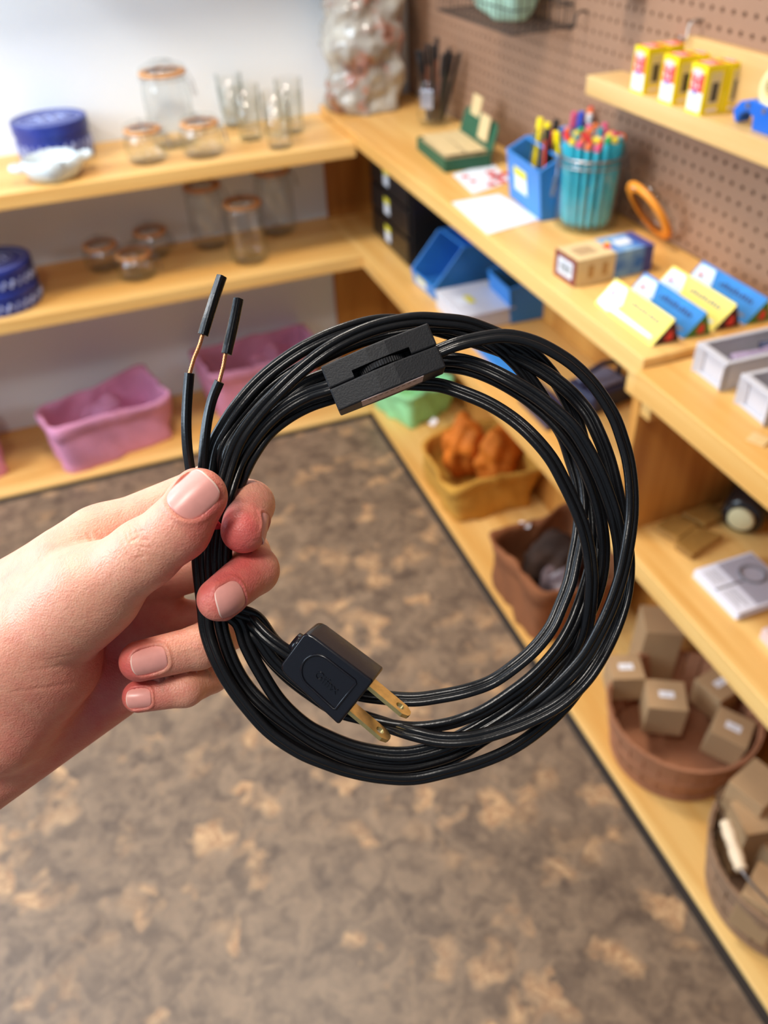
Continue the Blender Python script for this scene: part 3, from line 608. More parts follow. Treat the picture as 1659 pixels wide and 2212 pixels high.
for N in NAILS:
    q = MB(); nu, nv = 17, 29; G1 = []
    for j in range(nv):
        for i in range(nu):
            u = -1 + 2 * i / (nu - 1); v = -1 + 2 * j / (nv - 1)
            # squircle mapping
            uu = u * (1 - abs(v) ** 4 * .22); vv = v * (1 - abs(u) ** 3 * .16)
            G1.append(N['c'] + N['w'] * uu * N['hw'] + N['d'] * vv * N['hl'] + N['n'] * (nailh(N, uu, vv) + .00012))
    P = np.array(G1)
    top = P; bot = P - N['n'] * .0005
    Fs = []; n0 = nu * nv
    for j in range(nv - 1):
        for i in range(nu - 1):
            a = j * nu + i; Fs.append((a, a + 1, a + nu + 1, a + nu)); Fs.append((n0 + a, n0 + a + nu, n0 + a + nu + 1, n0 + a + 1))
    rim = [i for i in range(nu)] + [j * nu + nu - 1 for j in range(1, nv)] + [(nv - 1) * nu + i for i in range(nu - 2, -1, -1)] + [j * nu for j in range(nv - 2, 0, -1)]
    for k in range(len(rim)): a, b = rim[k], rim[(k + 1) % len(rim)]; Fs.append((a, n0 + a, n0 + b, b))
    q.ms = [M_nail, M_tip]; q.v = [tuple(p) for p in np.vstack([top, bot]) - hroot_loc]; q.f = Fs
    q.m = [1 if (f[0] % n0) // nu >= nv - 2 else 0 for f in Fs]
    q.obj('nail', None, hand, smooth=True)
# ================================================================== the goods on the shelves
M_glass = thin_glass('clear_glass')
M_gasket2 = mat('bright_orange_rubber', hexc(240, 150, 46), rough=.45)
M_gasket = mat('orange_rubber', hexc(208, 150, 98), rough=.5)
M_wire = mat('steel_wire', hexc(170, 170, 172), rough=.3, metal=1)
M_white = mat('white_paper', hexc(222, 227, 236), rough=.7)
M_blue = mat('blue_plastic', hexc(54, 130, 206), rough=.4, spec=.5)
M_navy = mat('navy_tin', hexc(40, 56, 140), rough=.35, vary=.15, vscale=30)
M_black = mat('black_plastic', hexc(26, 24, 26), rough=.4)
M_kraft = mat('kraft_card', hexc(180, 144, 104), rough=.8, vary=.06, vscale=20)
M_yellow = mat('yellow_print', hexc(244, 222, 20), rough=.5)
M_redp = mat('red_print', hexc(226, 60, 56), rough=.5)
M_grey = mat('grey_print', hexc(120, 116, 120), rough=.6)
M_dk = mat('dark_print', hexc(52, 48, 46), rough=.6)
def jar(label, loc, r, h, neck=.82, group='clamp lid glass jars', tint=None, rot=0.0, open_lid=False, cat='jar'):
    t = thing('clamp_jar', label, cat, loc, rot, group); hb = h * .84 if h > .12 else h * .74; g = .0028
    q = MB(); q.lathe([(0, 0), (r * .8, 0), (r * .97, .008), (r, .02), (r, hb * .72), (r * .97, hb * .84), (r * neck, hb * .93), (r * neck, hb), (r * neck - g, hb), (r * neck - g, hb * .93), (r * .97 - g, hb * .83), (r - g, hb * .72), (r - g, .022), (r * .9 - g, .010), (0, .008)], 40)
    q.obj('glass_body', tint or M_glass, t, smooth=True)
    if open_lid: return t, hb
    q = MB(); q.lathe([(0, hb + .0065), (r * neck * .98, hb + .0065), (r * neck * 1.07, hb + .009), (r * neck * 1.07, hb + .016), (r * neck * .9, hb + .020), (r * neck * .4, h - .001), (0, h)], 40); q.obj('glass_lid', tint or M_glass, t, smooth=True)
    q = MB(); q.lathe([(r * neck * .86, hb - .001), (r * neck * 1.10, hb - .001), (r * neck * 1.14, hb + .0035), (r * neck * 1.10, hb + .008), (r * neck * .86, hb + .008)], 40); q.obj('gasket', M_gasket, t, smooth=True)
    q = MB(); R_ = r * neck * 1.14
    q.tube([(R_ * math.cos(a), R_ * math.sin(a), hb - .008) for a in np.linspace(0, 2 * PI, 40, endpoint=False)], .0013, 6, closed=True)
    for s in (-1, 1): q.tube([(R_ * .1, s * R_, hb - .008), (R_ * .1, s * R_ * 1.03, hb + .01), (-R_ * .1, s * R_ * .9, hb + .022), (0, s * R_ * .2, hb + .024), (0, 0, hb + .024)], .0012, 6)
    q.tube([(R_, -.008, hb - .008), (R_ * 1.22, -.010, hb - .02), (R_ * 1.3, -.010, hb - .05), (R_ * 1.3, .010, hb - .05), (R_ * 1.22, .010, hb - .02), (R_, .008, hb + .012)], .0013, 6)
    q.obj('wire_clamp', M_wire, t, smooth=True); return t
GRP = 'clamp lid glass jars'
jar('small clamp jar on the top shelf, nearer the blue tin', on(322, 348, z=ZT), .051, .098)
jar('small clamp jar on the top shelf, right of the tall jar', on(442, 335, z=ZT), .053, .100)
jar('tall clamp jar with orange gasket on the top shelf', on(380, 312, z=ZT), .061, .205, .88, rot=-.5)
jar('tall clamp jar on the middle shelf, leftmost of the three', on(458, 530, z=ZM), .054, .205, .88)
jar('tall clamp jar on the middle shelf, front of the three', on(541, 562, z=ZM), .054, .190, .88)
jar('tall clamp jar on the middle shelf, rearmost at right of the three', on(602, 500, z=ZM), .056, .215, .88)
jar('squat clamp jar on the middle shelf, leftmost of three', on(228, 578, z=ZM), .052, .085)
jar('squat clamp jar on the middle shelf, foremost of three', on(300, 597, z=ZM), .055, .085)
jar('squat clamp jar on the middle shelf, behind the other two', on(334, 550, z=ZM), .052, .090)
# tumblers nested two by two
def tumbler(label, loc):
    q = MB(); q.lathe([(0, 0), (.028, 0), (.031, .002), (.036, .105), (.0345, .105), (.0295, .008), (0, .008)], 32); o = q.obj('tumbler', M_glass, smooth=True, loc=tuple(loc)); return tag(o, label, 'glass', 'nested tumblers on the top shelf')
tum0 = None
for px, py, w in [(543, 300, 'front left stack'), (606, 318, 'front right stack'), (508, 272, 'back left stack'), (632, 285, 'back right stack')]:
    b = on(px, py, z=ZT)
    for k, lv in enumerate(('bottom', 'top')):
        lb = f'clear tumbler at the {lv} of the {w} of glasses'
        if tum0 is None: tum0 = tumbler(lb, b)
        else:
            o = tum0.copy(); COL.objects.link(o); o.location = tuple(b + np.array([0, 0, .030 * k])); o['label'] = lb
# navy tins
M_tinprint = mat('white_tin_print', hexc(176, 186, 226), rough=.4)
def tin(label, loc, r, h, rot=0, group=None):
    t = thing('round_tin', label, 'tin', loc, rot, group)
    q = MB(); q.lathe([(0, 0), (r * .97, 0), (r * .98, .003), (r * .98, h * .72), (0, h * .72)], 56); q.obj('tin_body', M_navy, t, smooth=False)
    q = MB(); q.lathe([(0, h - .003), (r * .9, h - .003), (r * .93, h), (r, h - .001), (r * 1.01, h - .004), (r * 1.01, h * .70), (r * .985, h * .70), (r * .985, h * .73), (0, h * .73)], 56); q.obj('tin_lid', M_navy, t)
    q = MB()
    for i in range(28):      # scrollwork round the side and a script flourish on the lid
        a = 2 * PI * i / 28; c, s = math.cos(a), math.sin(a); zc = h * .36
        q.tube([((r + .0006) * math.cos(a + u * .09), (r + .0006) * math.sin(a + u * .09), zc + h * .16 * math.sin(u * PI)) for u in np.linspace(-1, 1, 9)], .0011 + .0006 * (i % 3), 5)
    q.obj('side_ornament', M_tinprint, t)
    q = MB()
    for rr in (.55, .83): q.tube([(r * rr * math.cos(a), r * rr * .8 * math.sin(a) if rr < .8 else r * rr * math.sin(a), h - .0025) for a in np.linspace(0, 2 * PI, 50, endpoint=False)], .0009, 5, closed=True)
    q.tube([(r * (-.42 + .84 * u), r * .16 * math.sin(u * 17) + r * .04, h - .0025) for u in np.linspace(0, 1, 60)], .0026, 5)
    q.tube([(r * (-.3 + .6 * u), r * .1 * math.sin(u * 23) - r * .24, h - .0025) for u in np.linspace(0, 1, 60)], .0014, 5)
    q.obj('lid_ornament', M_tinprint, t); return t
tb = on(103, 253, y=-.098); tin('round navy tin with white ornament on the top shelf', (tb[0], -.098, ZT), .095, min(.115, float(tb[2]) - ZT))
tb = on(-22, 562, z=ZM + .118); tb[1] = min(tb[1], -.105)
tin('round navy tin on the middle shelf, under another tin', (tb[0], tb[1], ZM), .100, .059, .4, 'stacked navy tins')
tin('round navy tin on the middle shelf, on top of another tin', (tb[0], tb[1], ZM + .059), .100, .059, 0, 'stacked navy tins')
# white handled dish
M_cer = mat('white_glazed_ceramic', hexc(214, 226, 232), rough=.25, vary=.12, vscale=25, bump=.2, bscale=30)
t = thing('ceramic_dish', 'white glazed handmade dish with two handles before the navy tin', 'dish', on(122, 384, z=ZT), .25)
wob = lambda a, i: 1 + .06 * math.sin(3 * a + i) + .05 * math.sin(7 * a + i * .9)
q = MB(); q.lathe([(0, 0), (.045, 0), (.062, .012), (.072, .034), (.070, .050), (.064, .052), (.062, .036), (.05, .016), (0, .010)], 48, wob=wob); q.obj('bowl', M_cer, t, smooth=True)
for s in (-1, 1):
    q = MB(); q.tube([(s * .066, -.022, .036), (s * .092, -.018, .040), (s * .101, 0, .040), (s * .092, .018, .040), (s * .066, .022, .036)], .008, 10); q.obj('handle', M_cer, t, smooth=True, sub=1)
# fabric bins
def fabric(name, label, cat, fl, fr, depth, h, m, flare=.012, n=64, seed=1, slump=.0, group=None, cuff=True):
    fl, fr = np.array(fl, float), np.array(fr, float); e = fr - fl; wd_ = np.linalg.norm(e[:2]); e = e / wd_; back = np.array([-e[1], e[0], 0.])
    c = (fl + fr) / 2 + back * depth / 2; t = thing(name, label, cat, c, math.atan2(e[1], e[0]), group)
    r_ = np.random.default_rng(seed); ph = r_.uniform(0, 6, 8)
    def ring(z, off, k):
        out = []
        for j in range(n):
            a = 2 * PI * j / n; c_, s_ = math.cos(a), math.sin(a); p = 11.0; d = (abs(c_) ** p + abs(s_) ** p) ** (-1 / p)
            fz = z / h; w_ = 1 + .5 * 0
            x = d * c_ * (wd_ / 2 + flare * fz - off); y = d * s_ * (depth / 2 + flare * fz - off)
            wv = .006 * fz * math.sin(3 * a + ph[0] + 3 * fz) + .005 * math.sin(7 * a + ph[1] + 6 * fz) + .0028 * math.sin(13 * a + ph[2] + 11 * fz) + .0015 * math.sin(23 * a + ph[6] + 5 * fz)
            zz = z + fz * (.010 * math.sin(2 * a + ph[3]) + .004 * math.sin(5 * a + ph[4])) - slump * fz * max(0, math.sin(a + ph[5]))
            out.append((x + wv * c_, y + wv * s_, zz))
        return out
    zs = [0, .06, .2, .35, .5, .65, .76, .78, .9, 1.0]; V = []; rings = []
    for z in zs: rings.append(ring(z * h, -.003 if (z >= .78 and cuff) else 0, 0))
    rings.append(ring(h * 1.005, .003, 0))
    for z in (.9, .7, .4, .05): rings.append(ring(z * h, .006, 0))
    q = MB()
    for r0 in rings: V += r0
    k = len(rings); Fs = [(i * n + j, i * n + (j + 1) % n, (i + 1) * n + (j + 1) % n, (i + 1) * n + j) for i in range(k - 1) for j in range(n)]
    Fs += [tuple(range(n))[::-1], tuple((k - 1) * n + j for j in range(n))]
    q.add(V, Fs); q.obj('fabric_shell', m, t, smooth=True); return t
M_pink = mat('mauve_linen', hexc(224, 152, 186), rough=.9, vary=.18, vscale=14, bump=.5, bscale=120)
M_mint = mat('mint_cloth', hexc(160, 226, 160), rough=.9, vary=.12, vscale=20, bump=.3, bscale=90)
M_must = mat('mustard_canvas', hexc(208, 150, 58), rough=.9, vary=.15, vscale=16, bump=.4, bscale=100)
M_brn = mat('brown_canvas', hexc(146, 88, 52), rough=.9, vary=.2, vscale=12, bump=.4, bscale=80)
M_org = mat('orange_cloth', hexc(222, 120, 26), rough=.75, vary=.3, vscale=18, bump=.5, bscale=60)
def clothlump(name, label, cat, c, size, m, seed=3, parent=None, group=None, amp=.35):
    bm = bmesh.new(); bmesh.ops.create_icosphere(bm, subdivisions=4, radius=1)
    r_ = np.random.default_rng(seed); ph = r_.uniform(0, 6, 9); k = r_.uniform(2, 6, 9)
    for v in bm.verts:
        p = v.co; d = 1 + amp * .4 * (math.sin(k[0] * p.x + ph[0] + 2 * math.sin(k[1] * p.y)) + math.sin(k[2] * p.y + ph[1] + 1.5 * math.sin(k[3] * p.z)) * .8 + .5 * math.sin(2 * k[4] * p.z + ph[2] + 3 * p.x))
        v.co = Vector((p.x * d * size[0], p.y * d * size[1], max(-.95, p.z * d) * size[2]))
    zmin = min(v.co.z for v in bm.verts)
    for v in bm.verts: v.co.z -= zmin
    me = bpy.data.meshes.new(name); bm.to_mesh(me); bm.free(); me.materials.append(m); me.polygons.foreach_set('use_smooth', [True] * len(me.polygons))
    o = bpy.data.objects.new(name, me); COL.objects.link(o); o.location = tuple(map(float, c))
    if label: tag(o, label, cat, group)
    if parent: o.parent = parent
    return o
G = 'mauve fabric bins'
fabric('fabric_bin', 'mauve fabric bin, the whole one in the middle of the low board', 'basket', on(156, 1030, z=ZB), on(378, 944, z=ZB), .17, .168, M_pink, seed=2, group=G)
fabric('fabric_bin', 'mauve fabric bin behind the stripped wire ends', 'basket', on(478, 908, z=ZB), on(690, 842, z=ZB), .17, .175, M_pink, seed=5, group=G)
fabric('fabric_bin', 'mauve fabric bin cut off by the left edge of the photo', 'basket', on(-200, 1092, z=ZB), on(16, 1028, z=ZB), .16, .165, M_pink, seed=8, group=G)
for (px, py, s), lb in zip([(215, 875, 11), (580, 765, 12)], ['folded mauve cloth inside the middle mauve bin', 'folded mauve cloth inside the mauve bin behind the wires']):
    c = on(px, py, z=.10); clothlump('folded_cloth', lb, 'cloth', (c[0], c[1] + .0, ZB + .003), (.075, .055, .062), M_pink, s, group='folded mauve cloths')
# ---------------- counter under the pegboard
M_vase = bpy.data.materials.new('rough_glazed_stoneware'); M_vase.use_nodes = True
nt = M_vase.node_tree; b = nt.nodes['Principled BSDF']; tc = nt.nodes.new('ShaderNodeTexCoord'); n_ = nt.nodes.new('ShaderNodeTexNoise'); n_.inputs['Scale'].default_value = 9; n_.inputs['Detail'].default_value = 5; n_.inputs['Roughness'].default_value = .6
nt.links.new(tc.outputs['Object'], n_.inputs['Vector']); r = nt.nodes.new('ShaderNodeValToRGB'); e = r.color_ramp.elements; e[0].position = .36; e[0].color = hexc(86, 62, 56); e[1].position = .64; e[1].color = hexc(190, 186, 176)
x = e.new(.41); x.color = hexc(164, 112, 94); x = e.new(.455); x.color = hexc(152, 144, 136); nt.links.new(n_.outputs['Fac'], r.inputs[0]); nt.links.new(r.outputs[0], b.inputs['Base Color']); b.inputs['Roughness'].default_value = .18; b.inputs['Coat Weight'].default_value = .5
def vase():
    t0 = on(700, 240, z=ZC); t1 = on(862, 240, z=ZC); c = on(785, 232, z=ZC); R_ = .093
    q = MB(); nz2, n = 60, 96; V = []
    from mathutils import noise
    for i in range(nz2 + 1):
        z = .52 * i / nz2
        for j in range(n):
            a = 2 * PI * j / n; rr = R_ * (1 + .06 * math.sin(z * 9)) ; p = Vector((math.cos(a) * rr, math.sin(a) * rr, z))
            d = noise.fractal(p * 15, 1.0, 2.0, 4) * .024 + noise.noise(p * 45) * .004
            edge = .022 * math.exp(-((math.cos(a + .55) - 1) / .10) ** 2)
            rr += d + edge; V.append((rr * math.cos(a), rr * math.sin(a), z))
    Fs = [(i * n + j, i * n + (j + 1) % n, (i + 1) * n + (j + 1) % n, (i + 1) * n + j) for i in range(nz2) for j in range(n)] + [tuple(range(n))[::-1], tuple(nz2 * n + j for j in range(n))]
    q.add(V, Fs); o = q.obj('stoneware_vase', M_vase, smooth=True, loc=tuple(c)); tag(o, 'tall rough grey and rust glazed stoneware vase in the corner', 'vase')
vase()
# jar of dark markers
c = on(938, 268, z=ZC); jt, hb = jar('open glass jar holding dark markers beside the stoneware vase', c, .044, .135, .9, group=None, open_lid=True)
q = MB(); q.obox((-.034, -.032, .07), (np.array([.7, -.7, 0]), np.array([0, 0, 1.]), np.array([.7, .7, 0])), (.017, .022, .001)); q.obj('silver_tag', mat('silver', hexc(200, 200, 210), rough=.25, metal=.8), jt, bevel=.0008)
def pencil(label, c, tilt, az, L_, r, body, cap, group, name='pen', cat='pen', caplen=.03):
    t = thing(name, label, cat, c, 0, group); t.rotation_euler = (tilt * math.cos(az), tilt * math.sin(az), 0)
    q = MB(); q.lathe([(0, 0), (r * .4, .0), (r, .008), (r, L_ - caplen), (0, L_ - caplen)], 10); q.obj('barrel', body, t, smooth=False)
    q = MB(); q.lathe([(0, L_ - caplen), (r * 1.12, L_ - caplen), (r * 1.12, L_ - .003), (r * .7, L_), (0, L_)], 10); q.obj('cap', cap, t, smooth=False); return t
M_dkg = mat('dark_green_plastic', hexc(34, 40, 38), rough=.35); M_brnp = mat('brown_wood_pen', hexc(120, 70, 50), rough=.6)
for i in range(11):
    a = i * 2.399; rr = .010 + .016 * ((i * 37) % 11) / 11
    pencil('dark marker standing in the open glass jar by the vase', (c[0] + rr * math.cos(a), c[1] + rr * math.sin(a), ZC + .0085), .10 + .08 * (i % 3), a + PI / 2, .155 + .012 * (i % 4), .005, M_dkg if i % 3 else M_brnp, M_black, 'dark markers in the jar', 'marker', 'marker', .05)
# green display box of kraft cards
M_green = mat('dark_green_card', hexc(38, 88, 62), rough=.6); M_krl = mat('pale_kraft_card', hexc(212, 186, 138), rough=.8, vary=.05, vscale=40)
p0 = on(901, 322, z=ZC); p1 = on(962, 374, z=ZC); ux = (p1 - p0) / np.linalg.norm(p1 - p0); uy = np.array([-ux[1], ux[0], 0]); 
if uy[0] < 0: uy = -uy
Lx = np.linalg.norm(p1 - p0); Wy = .112
t = thing('display_box', 'dark green open display box of pale cards', 'display box', p0, math.atan2(ux[1], ux[0]))
s = 1 if np.cross(ux, uy)[2] > 0 else -1
q = MB()
for lo, hi in [((0, 0, 0), (Lx, Wy, .002)), ((0, 0, 0), (Lx, .002, .028)), ((0, Wy - .002, 0), (Lx, Wy, .028)), ((0, 0, 0), (.002, Wy, .028)), ((Lx - .002, 0, 0), (Lx, Wy, .028))]:
    q.box((lo[0], min(s * lo[1], s * hi[1]), lo[2]), (hi[0], max(s * lo[1], s * hi[1]), hi[2]))
q.obj('tray', M_green, t)
q = MB(); q.prism([(0, 0), (Lx, 0), (Lx, .050), (Lx - .014, .062), (.014, .062), (0, .050)], (0, s * Wy, .028), ((1, 0, 0), (0, s * .28, .96), (0, -s * .96, .28)), 0, .002); q.obj('header', M_green, t)
q = MB(); q.lathe([(0, 0), (.014, 0), (.014, .001), (0, .001)], 24); o = q.obj('round_emblem', M_krl, t); o.matrix_local = frame4((Lx * .25, s * (Wy + .007), .052), (1, 0, 0), (0, s * .28, .96), (0, -s * .96, .28))
R3z = np.array([ux, uy * s, [0, 0, 1]])
def inbox(x, y, z): return p0 + ux * x + uy * y + np.array([0, 0, z])
for k in range(8):
    q = MB(); q.box((-Lx * .44, -.0245, 0), (Lx * .44, .0245, .0016)); o = q.obj('pale_card', M_krl, bevel=.0004, loc=tuple(inbox(Lx / 2, .030 + .052 * (k % 2), .0105 + .0075 * (k // 2)))); o.rotation_euler = (0, 0, math.atan2(ux[1], ux[0]) + .03 * (k % 3 - 1))
    tag(o, 'pale card lying in the green display box', 'card', 'pale cards lying in the green box')
for k, (xx, zz, hh) in enumerate([(.022, .070, .05), (.058, .045, .052)]):
    q = MB(); q.box((-.027, -.0012, 0), (.027, .0012, hh)); o = q.obj('pale_card', M_krl, loc=tuple(inbox(Lx * (.3 if k == 0 else .72), Wy + (.012 if k == 0 else -.002), ZC * 0 + zz)))
    o.rotation_euler = (-.2 * s, 0, math.atan2(ux[1], ux[0])); tag(o, ['pale card rising above the green header', 'pale card leaning on the right of the green header'][k], 'card')
# flyer and sheet
def quad_sheet(name, label, cat, pts, z, m, th=.0012):
    P = [on(px, py, z=z) for px, py in pts]; c = sum(P) / 4; q = MB(); q.prism([(p[0] - c[0], p[1] - c[1]) for p in P], (0, 0, 0), ((1, 0, 0), (0, 1, 0), (0, 0, 1)), 0, th)
    o = q.obj(name, m, loc=tuple(c)); return tag(o, label, cat)
M_poppy = mat('poppy_red', hexc(226, 70, 66), rough=.6, vary=.3, vscale=50)
fl = quad_sheet('flyer', 'red and white floral leaflet on the counter by the green box', 'leaflet', [(978, 378), (1062, 352), (1104, 392), (1022, 420)], ZC, M_white)
for i, (px, py, r_) in enumerate([(1072, 382, .017), (1060, 372, .012), (1085, 392, .012), (1090, 376, .011), (1005, 382, .009), (1022, 392, .008), (1062, 398, .011)]):
    p = on(px, py, z=ZC + .0013) - np.array(fl.location); q = MB(); q.lathe([(0, 0), (r_, 0), (r_, .0003 + .0001 * i), (0, .0003 + .0001 * i)], 10, origin=p); q.obj('red_flower', M_poppy, fl)
q = MB(); p = on(1072, 382, z=ZC + .0025) - np.array(fl.location); q.lathe([(0, 0), (.006, 0), (.006, .0005), (0, .0005)], 10, origin=p); q.obj('flower_centre', M_dk, fl)
quad_sheet('paper_sheet', 'blank white sheet lying before the blue bin', 'paper', [(976, 438), (1078, 420), (1166, 474), (1054, 507)], ZC, M_white)
# blue bins: standard open-front shape
M_label = mat('bin_label', hexc(220, 226, 236), rough=.6); M_lyel = mat('label_yellow', hexc(226, 214, 60), rough=.6)
def bluebin(label, a, b_, depth, h, hf, label_on=True, cat='storage bin', name='storage_bin', group=None, m=None, th=.003):
    a = np.array(a, float); b_ = np.array(b_, float); e = b_ - a; w_ = np.linalg.norm(e); e /= w_
    t = thing(name, label, cat, (a + b_) / 2, math.atan2(e[1], e[0]), group); m = m or M_blue; hw = w_ / 2
    q = MB(); q.box((-hw, 0, 0), (hw, depth, th)); q.box((-hw, depth - th, 0), (hw, depth, h)); q.prism([(-hw, 0), (hw, 0), (hw * 1.04, hf), (-hw * 1.04, hf)], (0, 0, 0), ((1, 0, 0), (0, -.12, 1), (0, 1, 0)), 0, th)
    for s in (-1, 1):
        x0 = s * hw - (th if s > 0 else 0); q.prism([(0, 0), (depth, 0), (depth, h), (depth * .38, h), (-.12 * hf, hf)], (x0, 0, 0), ((0, 1, 0), (0, 0, 1), (1, 0, 0)), 0, th)
    for s in (-1, 1): q.tube([(s * hw, -.12 * hf, hf), (s * hw, depth * .38, h), (s * hw, depth, h)], .003, 6)
    q.tube([(-hw, -.12 * hf, hf), (hw, -.12 * hf, hf)], .003, 6); q.tube([(-hw, depth * .42, h - .001), (hw, depth * .42, h - .001)], .003, 6)
    q.obj('bin_shell', m, t, bevel=.0008, seg=1)
    if label_on:
        lh = min(hf * .62, .045); lw = min(.03, hw * .8); q = MB(); q.obox((-hw * .15, -.0015 - .12 * hf * .5, hf * .55), ((1, 0, 0), (0, -.12, .993), (0, .993, .12)), (lw, lh / 2, .0005), M_label)
        q.obox((-hw * .15, -.0022 - .12 * (hf * .55 + lh * .3), hf * .55 + lh * .33), ((1, 0, 0), (0, -.12, .993), (0, .993, .12)), (lw, lh * .17, .0004), M_lyel); q.obj('bin_label', None, t)
    return t
ba, bb = on(1101, 425, z=ZC), on(1168, 479, z=ZC)
bluebin('blue bin of yellow cutters standing on the counter', ba, bb, .075, .115, .095)
e = (bb - ba) / np.linalg.norm(bb - ba); bk = np.array([-e[1], e[0], 0])
M_ylw = mat('yellow_plastic', hexc(250, 222, 10), rough=.35)
for i, (u, v, tl, az, m1, lb) in enumerate([(.2, .028, .24, 2.4, M_ylw, 'yellow cutter leaning left in the blue bin'), (.45, .04, .1, 2.0, M_ylw, 'yellow cutter at the middle of the blue bin'), (.68, .030, .05, 1.0, M_black, 'black cutter upright in the blue bin'), (.33, .052, .14, 2.8, M_black, 'black cutter between the yellow ones'), (.84, .05, .12, .6, M_ylw, 'yellow cutter at the right of the blue bin')]):
    p = ba + e * u * np.linalg.norm(bb - ba) + bk * v; t = thing('utility_cutter', lb, 'cutter', (p[0], p[1], ZC + .005), math.atan2(e[1], e[0])); t.rotation_euler = (tl * math.cos(az), tl * math.sin(az) * -1, math.atan2(e[1], e[0]))
    q = MB(); q.box((-.009, -.004, 0), (.009, .004, .15)); q.obj('cutter_body', m1, t, bevel=.003, seg=3)
    q = MB(); q.box((-.0035, -.0048, .05), (.0035, -.0038, .13)); q.obj('slider', M_black if m1 is M_ylw else M_redp, t, bevel=.0003)
ba2, bb2 = on(1180, 402, z=ZC), on(1243, 452, z=ZC)
bluebin('blue bin of pens behind the turquoise pen jar', ba2, bb2, .07, .115, .10, label_on=False)
e2_ = (bb2 - ba2) / np.linalg.norm(bb2 - ba2); bk2 = np.array([-e2_[1], e2_[0], 0])
pc_ = {k: mat(k + '_pen', hexc(*v), rough=.35) for k, v in dict(blue=(40, 80, 200), navy=(36, 40, 84), orange=(232, 120, 60), teal=(60, 150, 160), pink=(226, 90, 130), red=(214, 50, 50), yellow=(238, 214, 60), green=(40, 160, 90), clear=(220, 220, 224)).items()}
for i, (u, v, k, lb) in enumerate([(.15, .03, 'teal', 'teal pen with pink cap in the rear blue bin'), (.4, .02, 'blue', 'thick blue pen in the rear blue bin'), (.6, .04, 'orange', 'orange pen in the rear blue bin'), (.8, .03, 'navy', 'navy pen in the rear blue bin'), (.5, .055, 'clear', 'clear pen in the rear blue bin'), (.3, .05, 'red', 'red pen in the rear blue bin')]):
    p = ba2 + e2_ * u * np.linalg.norm(bb2 - ba2) + bk2 * v; pencil(lb, (p[0], p[1], ZC + .004), .10, i * 1.3, .150 + .006 * (i % 3), .0055, pc_[k], pc_['pink'] if i == 0 else pc_[k], None)
# pen jar with open lid
pj = on(1262, 487, z=ZC); t, hb = jar('open clamp jar packed with turquoise pens on the counter', pj, .060, .155, .93, group=None, open_lid=True)
q = MB(); q.lathe([(.056, hb + .0002), (.0595, hb + .0002), (.0595, hb + .004), (.056, hb + .004)], 40); q.tube([(.0615 * math.cos(a), .0615 * math.sin(a), hb - .010) for a in np.linspace(0, 2 * PI, 40, endpoint=False)], .0014, 6, closed=True)
q.tube([(-.061, .0, hb - .01), (-.072, -.004, hb + .012), (-.074, -.006, hb - .03), (-.082, -.012, hb - .06), (-.080, -.002, hb - .06), (-.070, .006, hb - .03)], .0014, 6); q.obj('wire_clamp', M_wire, t, smooth=True)
LN = -camv(.77, -.58, -.20); LN /= np.linalg.norm(LN); lc = on(1408, 450, z=ZC + .060) - np.array([pj[0], pj[1], ZC]); LU = np.cross(LN, [0, 0, 1.]); LU /= np.linalg.norm(LU); LV = np.cross(LN, LU)
q = MB(); q.lathe([(0, -.006), (.050, -.006), (.058, .0), (.058, .006), (.045, .012), (0, .014)], 40); o = q.obj('glass_lid', M_glass, t, smooth=True); o.matrix_local = frame4(lc, LU, LV, -LN)
q = MB(); q.lathe([(.044, -.0105), (.060, -.0105), (.062, -.006), (.060, -.0015), (.044, -.0075)], 40); o = q.obj('gasket', M_gasket2, t, smooth=True); o.matrix_local = frame4(lc, LU, LV, -LN)
q = MB(); top_ = lc + np.array([0, 0, .05]); q.tube([(.058, -.004, hb - .01), (.064, -.010, hb + .012), tuple(lc * .6 + np.array([0, 0, hb * .45])), tuple(lc + LV * -.055 + LN * .012)], .0014, 6); q.obj('hinge_wire', M_wire, t, smooth=True)
M_turq = mat('turquoise_plastic', hexc(60, 190, 214), rough=.25, vary=.12, vscale=40)
caps = ['yellow', 'red', 'pink', 'green', 'orange', 'yellow', 'pink', 'teal', 'red', 'orange']
pen0 = {}
k = 0
for ringr, cnt in [(.0, 1), (.014, 6), (.028, 12), (.044, 19)]:
    for i in range(cnt):
        a = 2 * PI * i / max(cnt, 1) + ringr * 30; cp = caps[(k * 7) % 10]; loc = (pj[0] + ringr * .93 * math.cos(a), pj[1] + ringr * .93 * math.sin(a), ZC + .0095)
        tl = .02 + ringr * .9
        lb = 'turquoise pen with a %s end standing in the packed clamp jar' % cp
        if cp not in pen0: pen0[cp] = pencil(lb, loc, tl, a + PI / 2, .158, .0052, M_turq, pc_[cp], 'turquoise pens in the clamp jar', caplen=.010); o = pen0[cp]
        else: o = dup(pen0[cp], loc, None, lb)
        o.rotation_euler = (-tl * math.sin(a), tl * math.cos(a), 0); o.scale = (1, 1, .95 + .1 * ((k * 13) % 7) / 7); k += 1
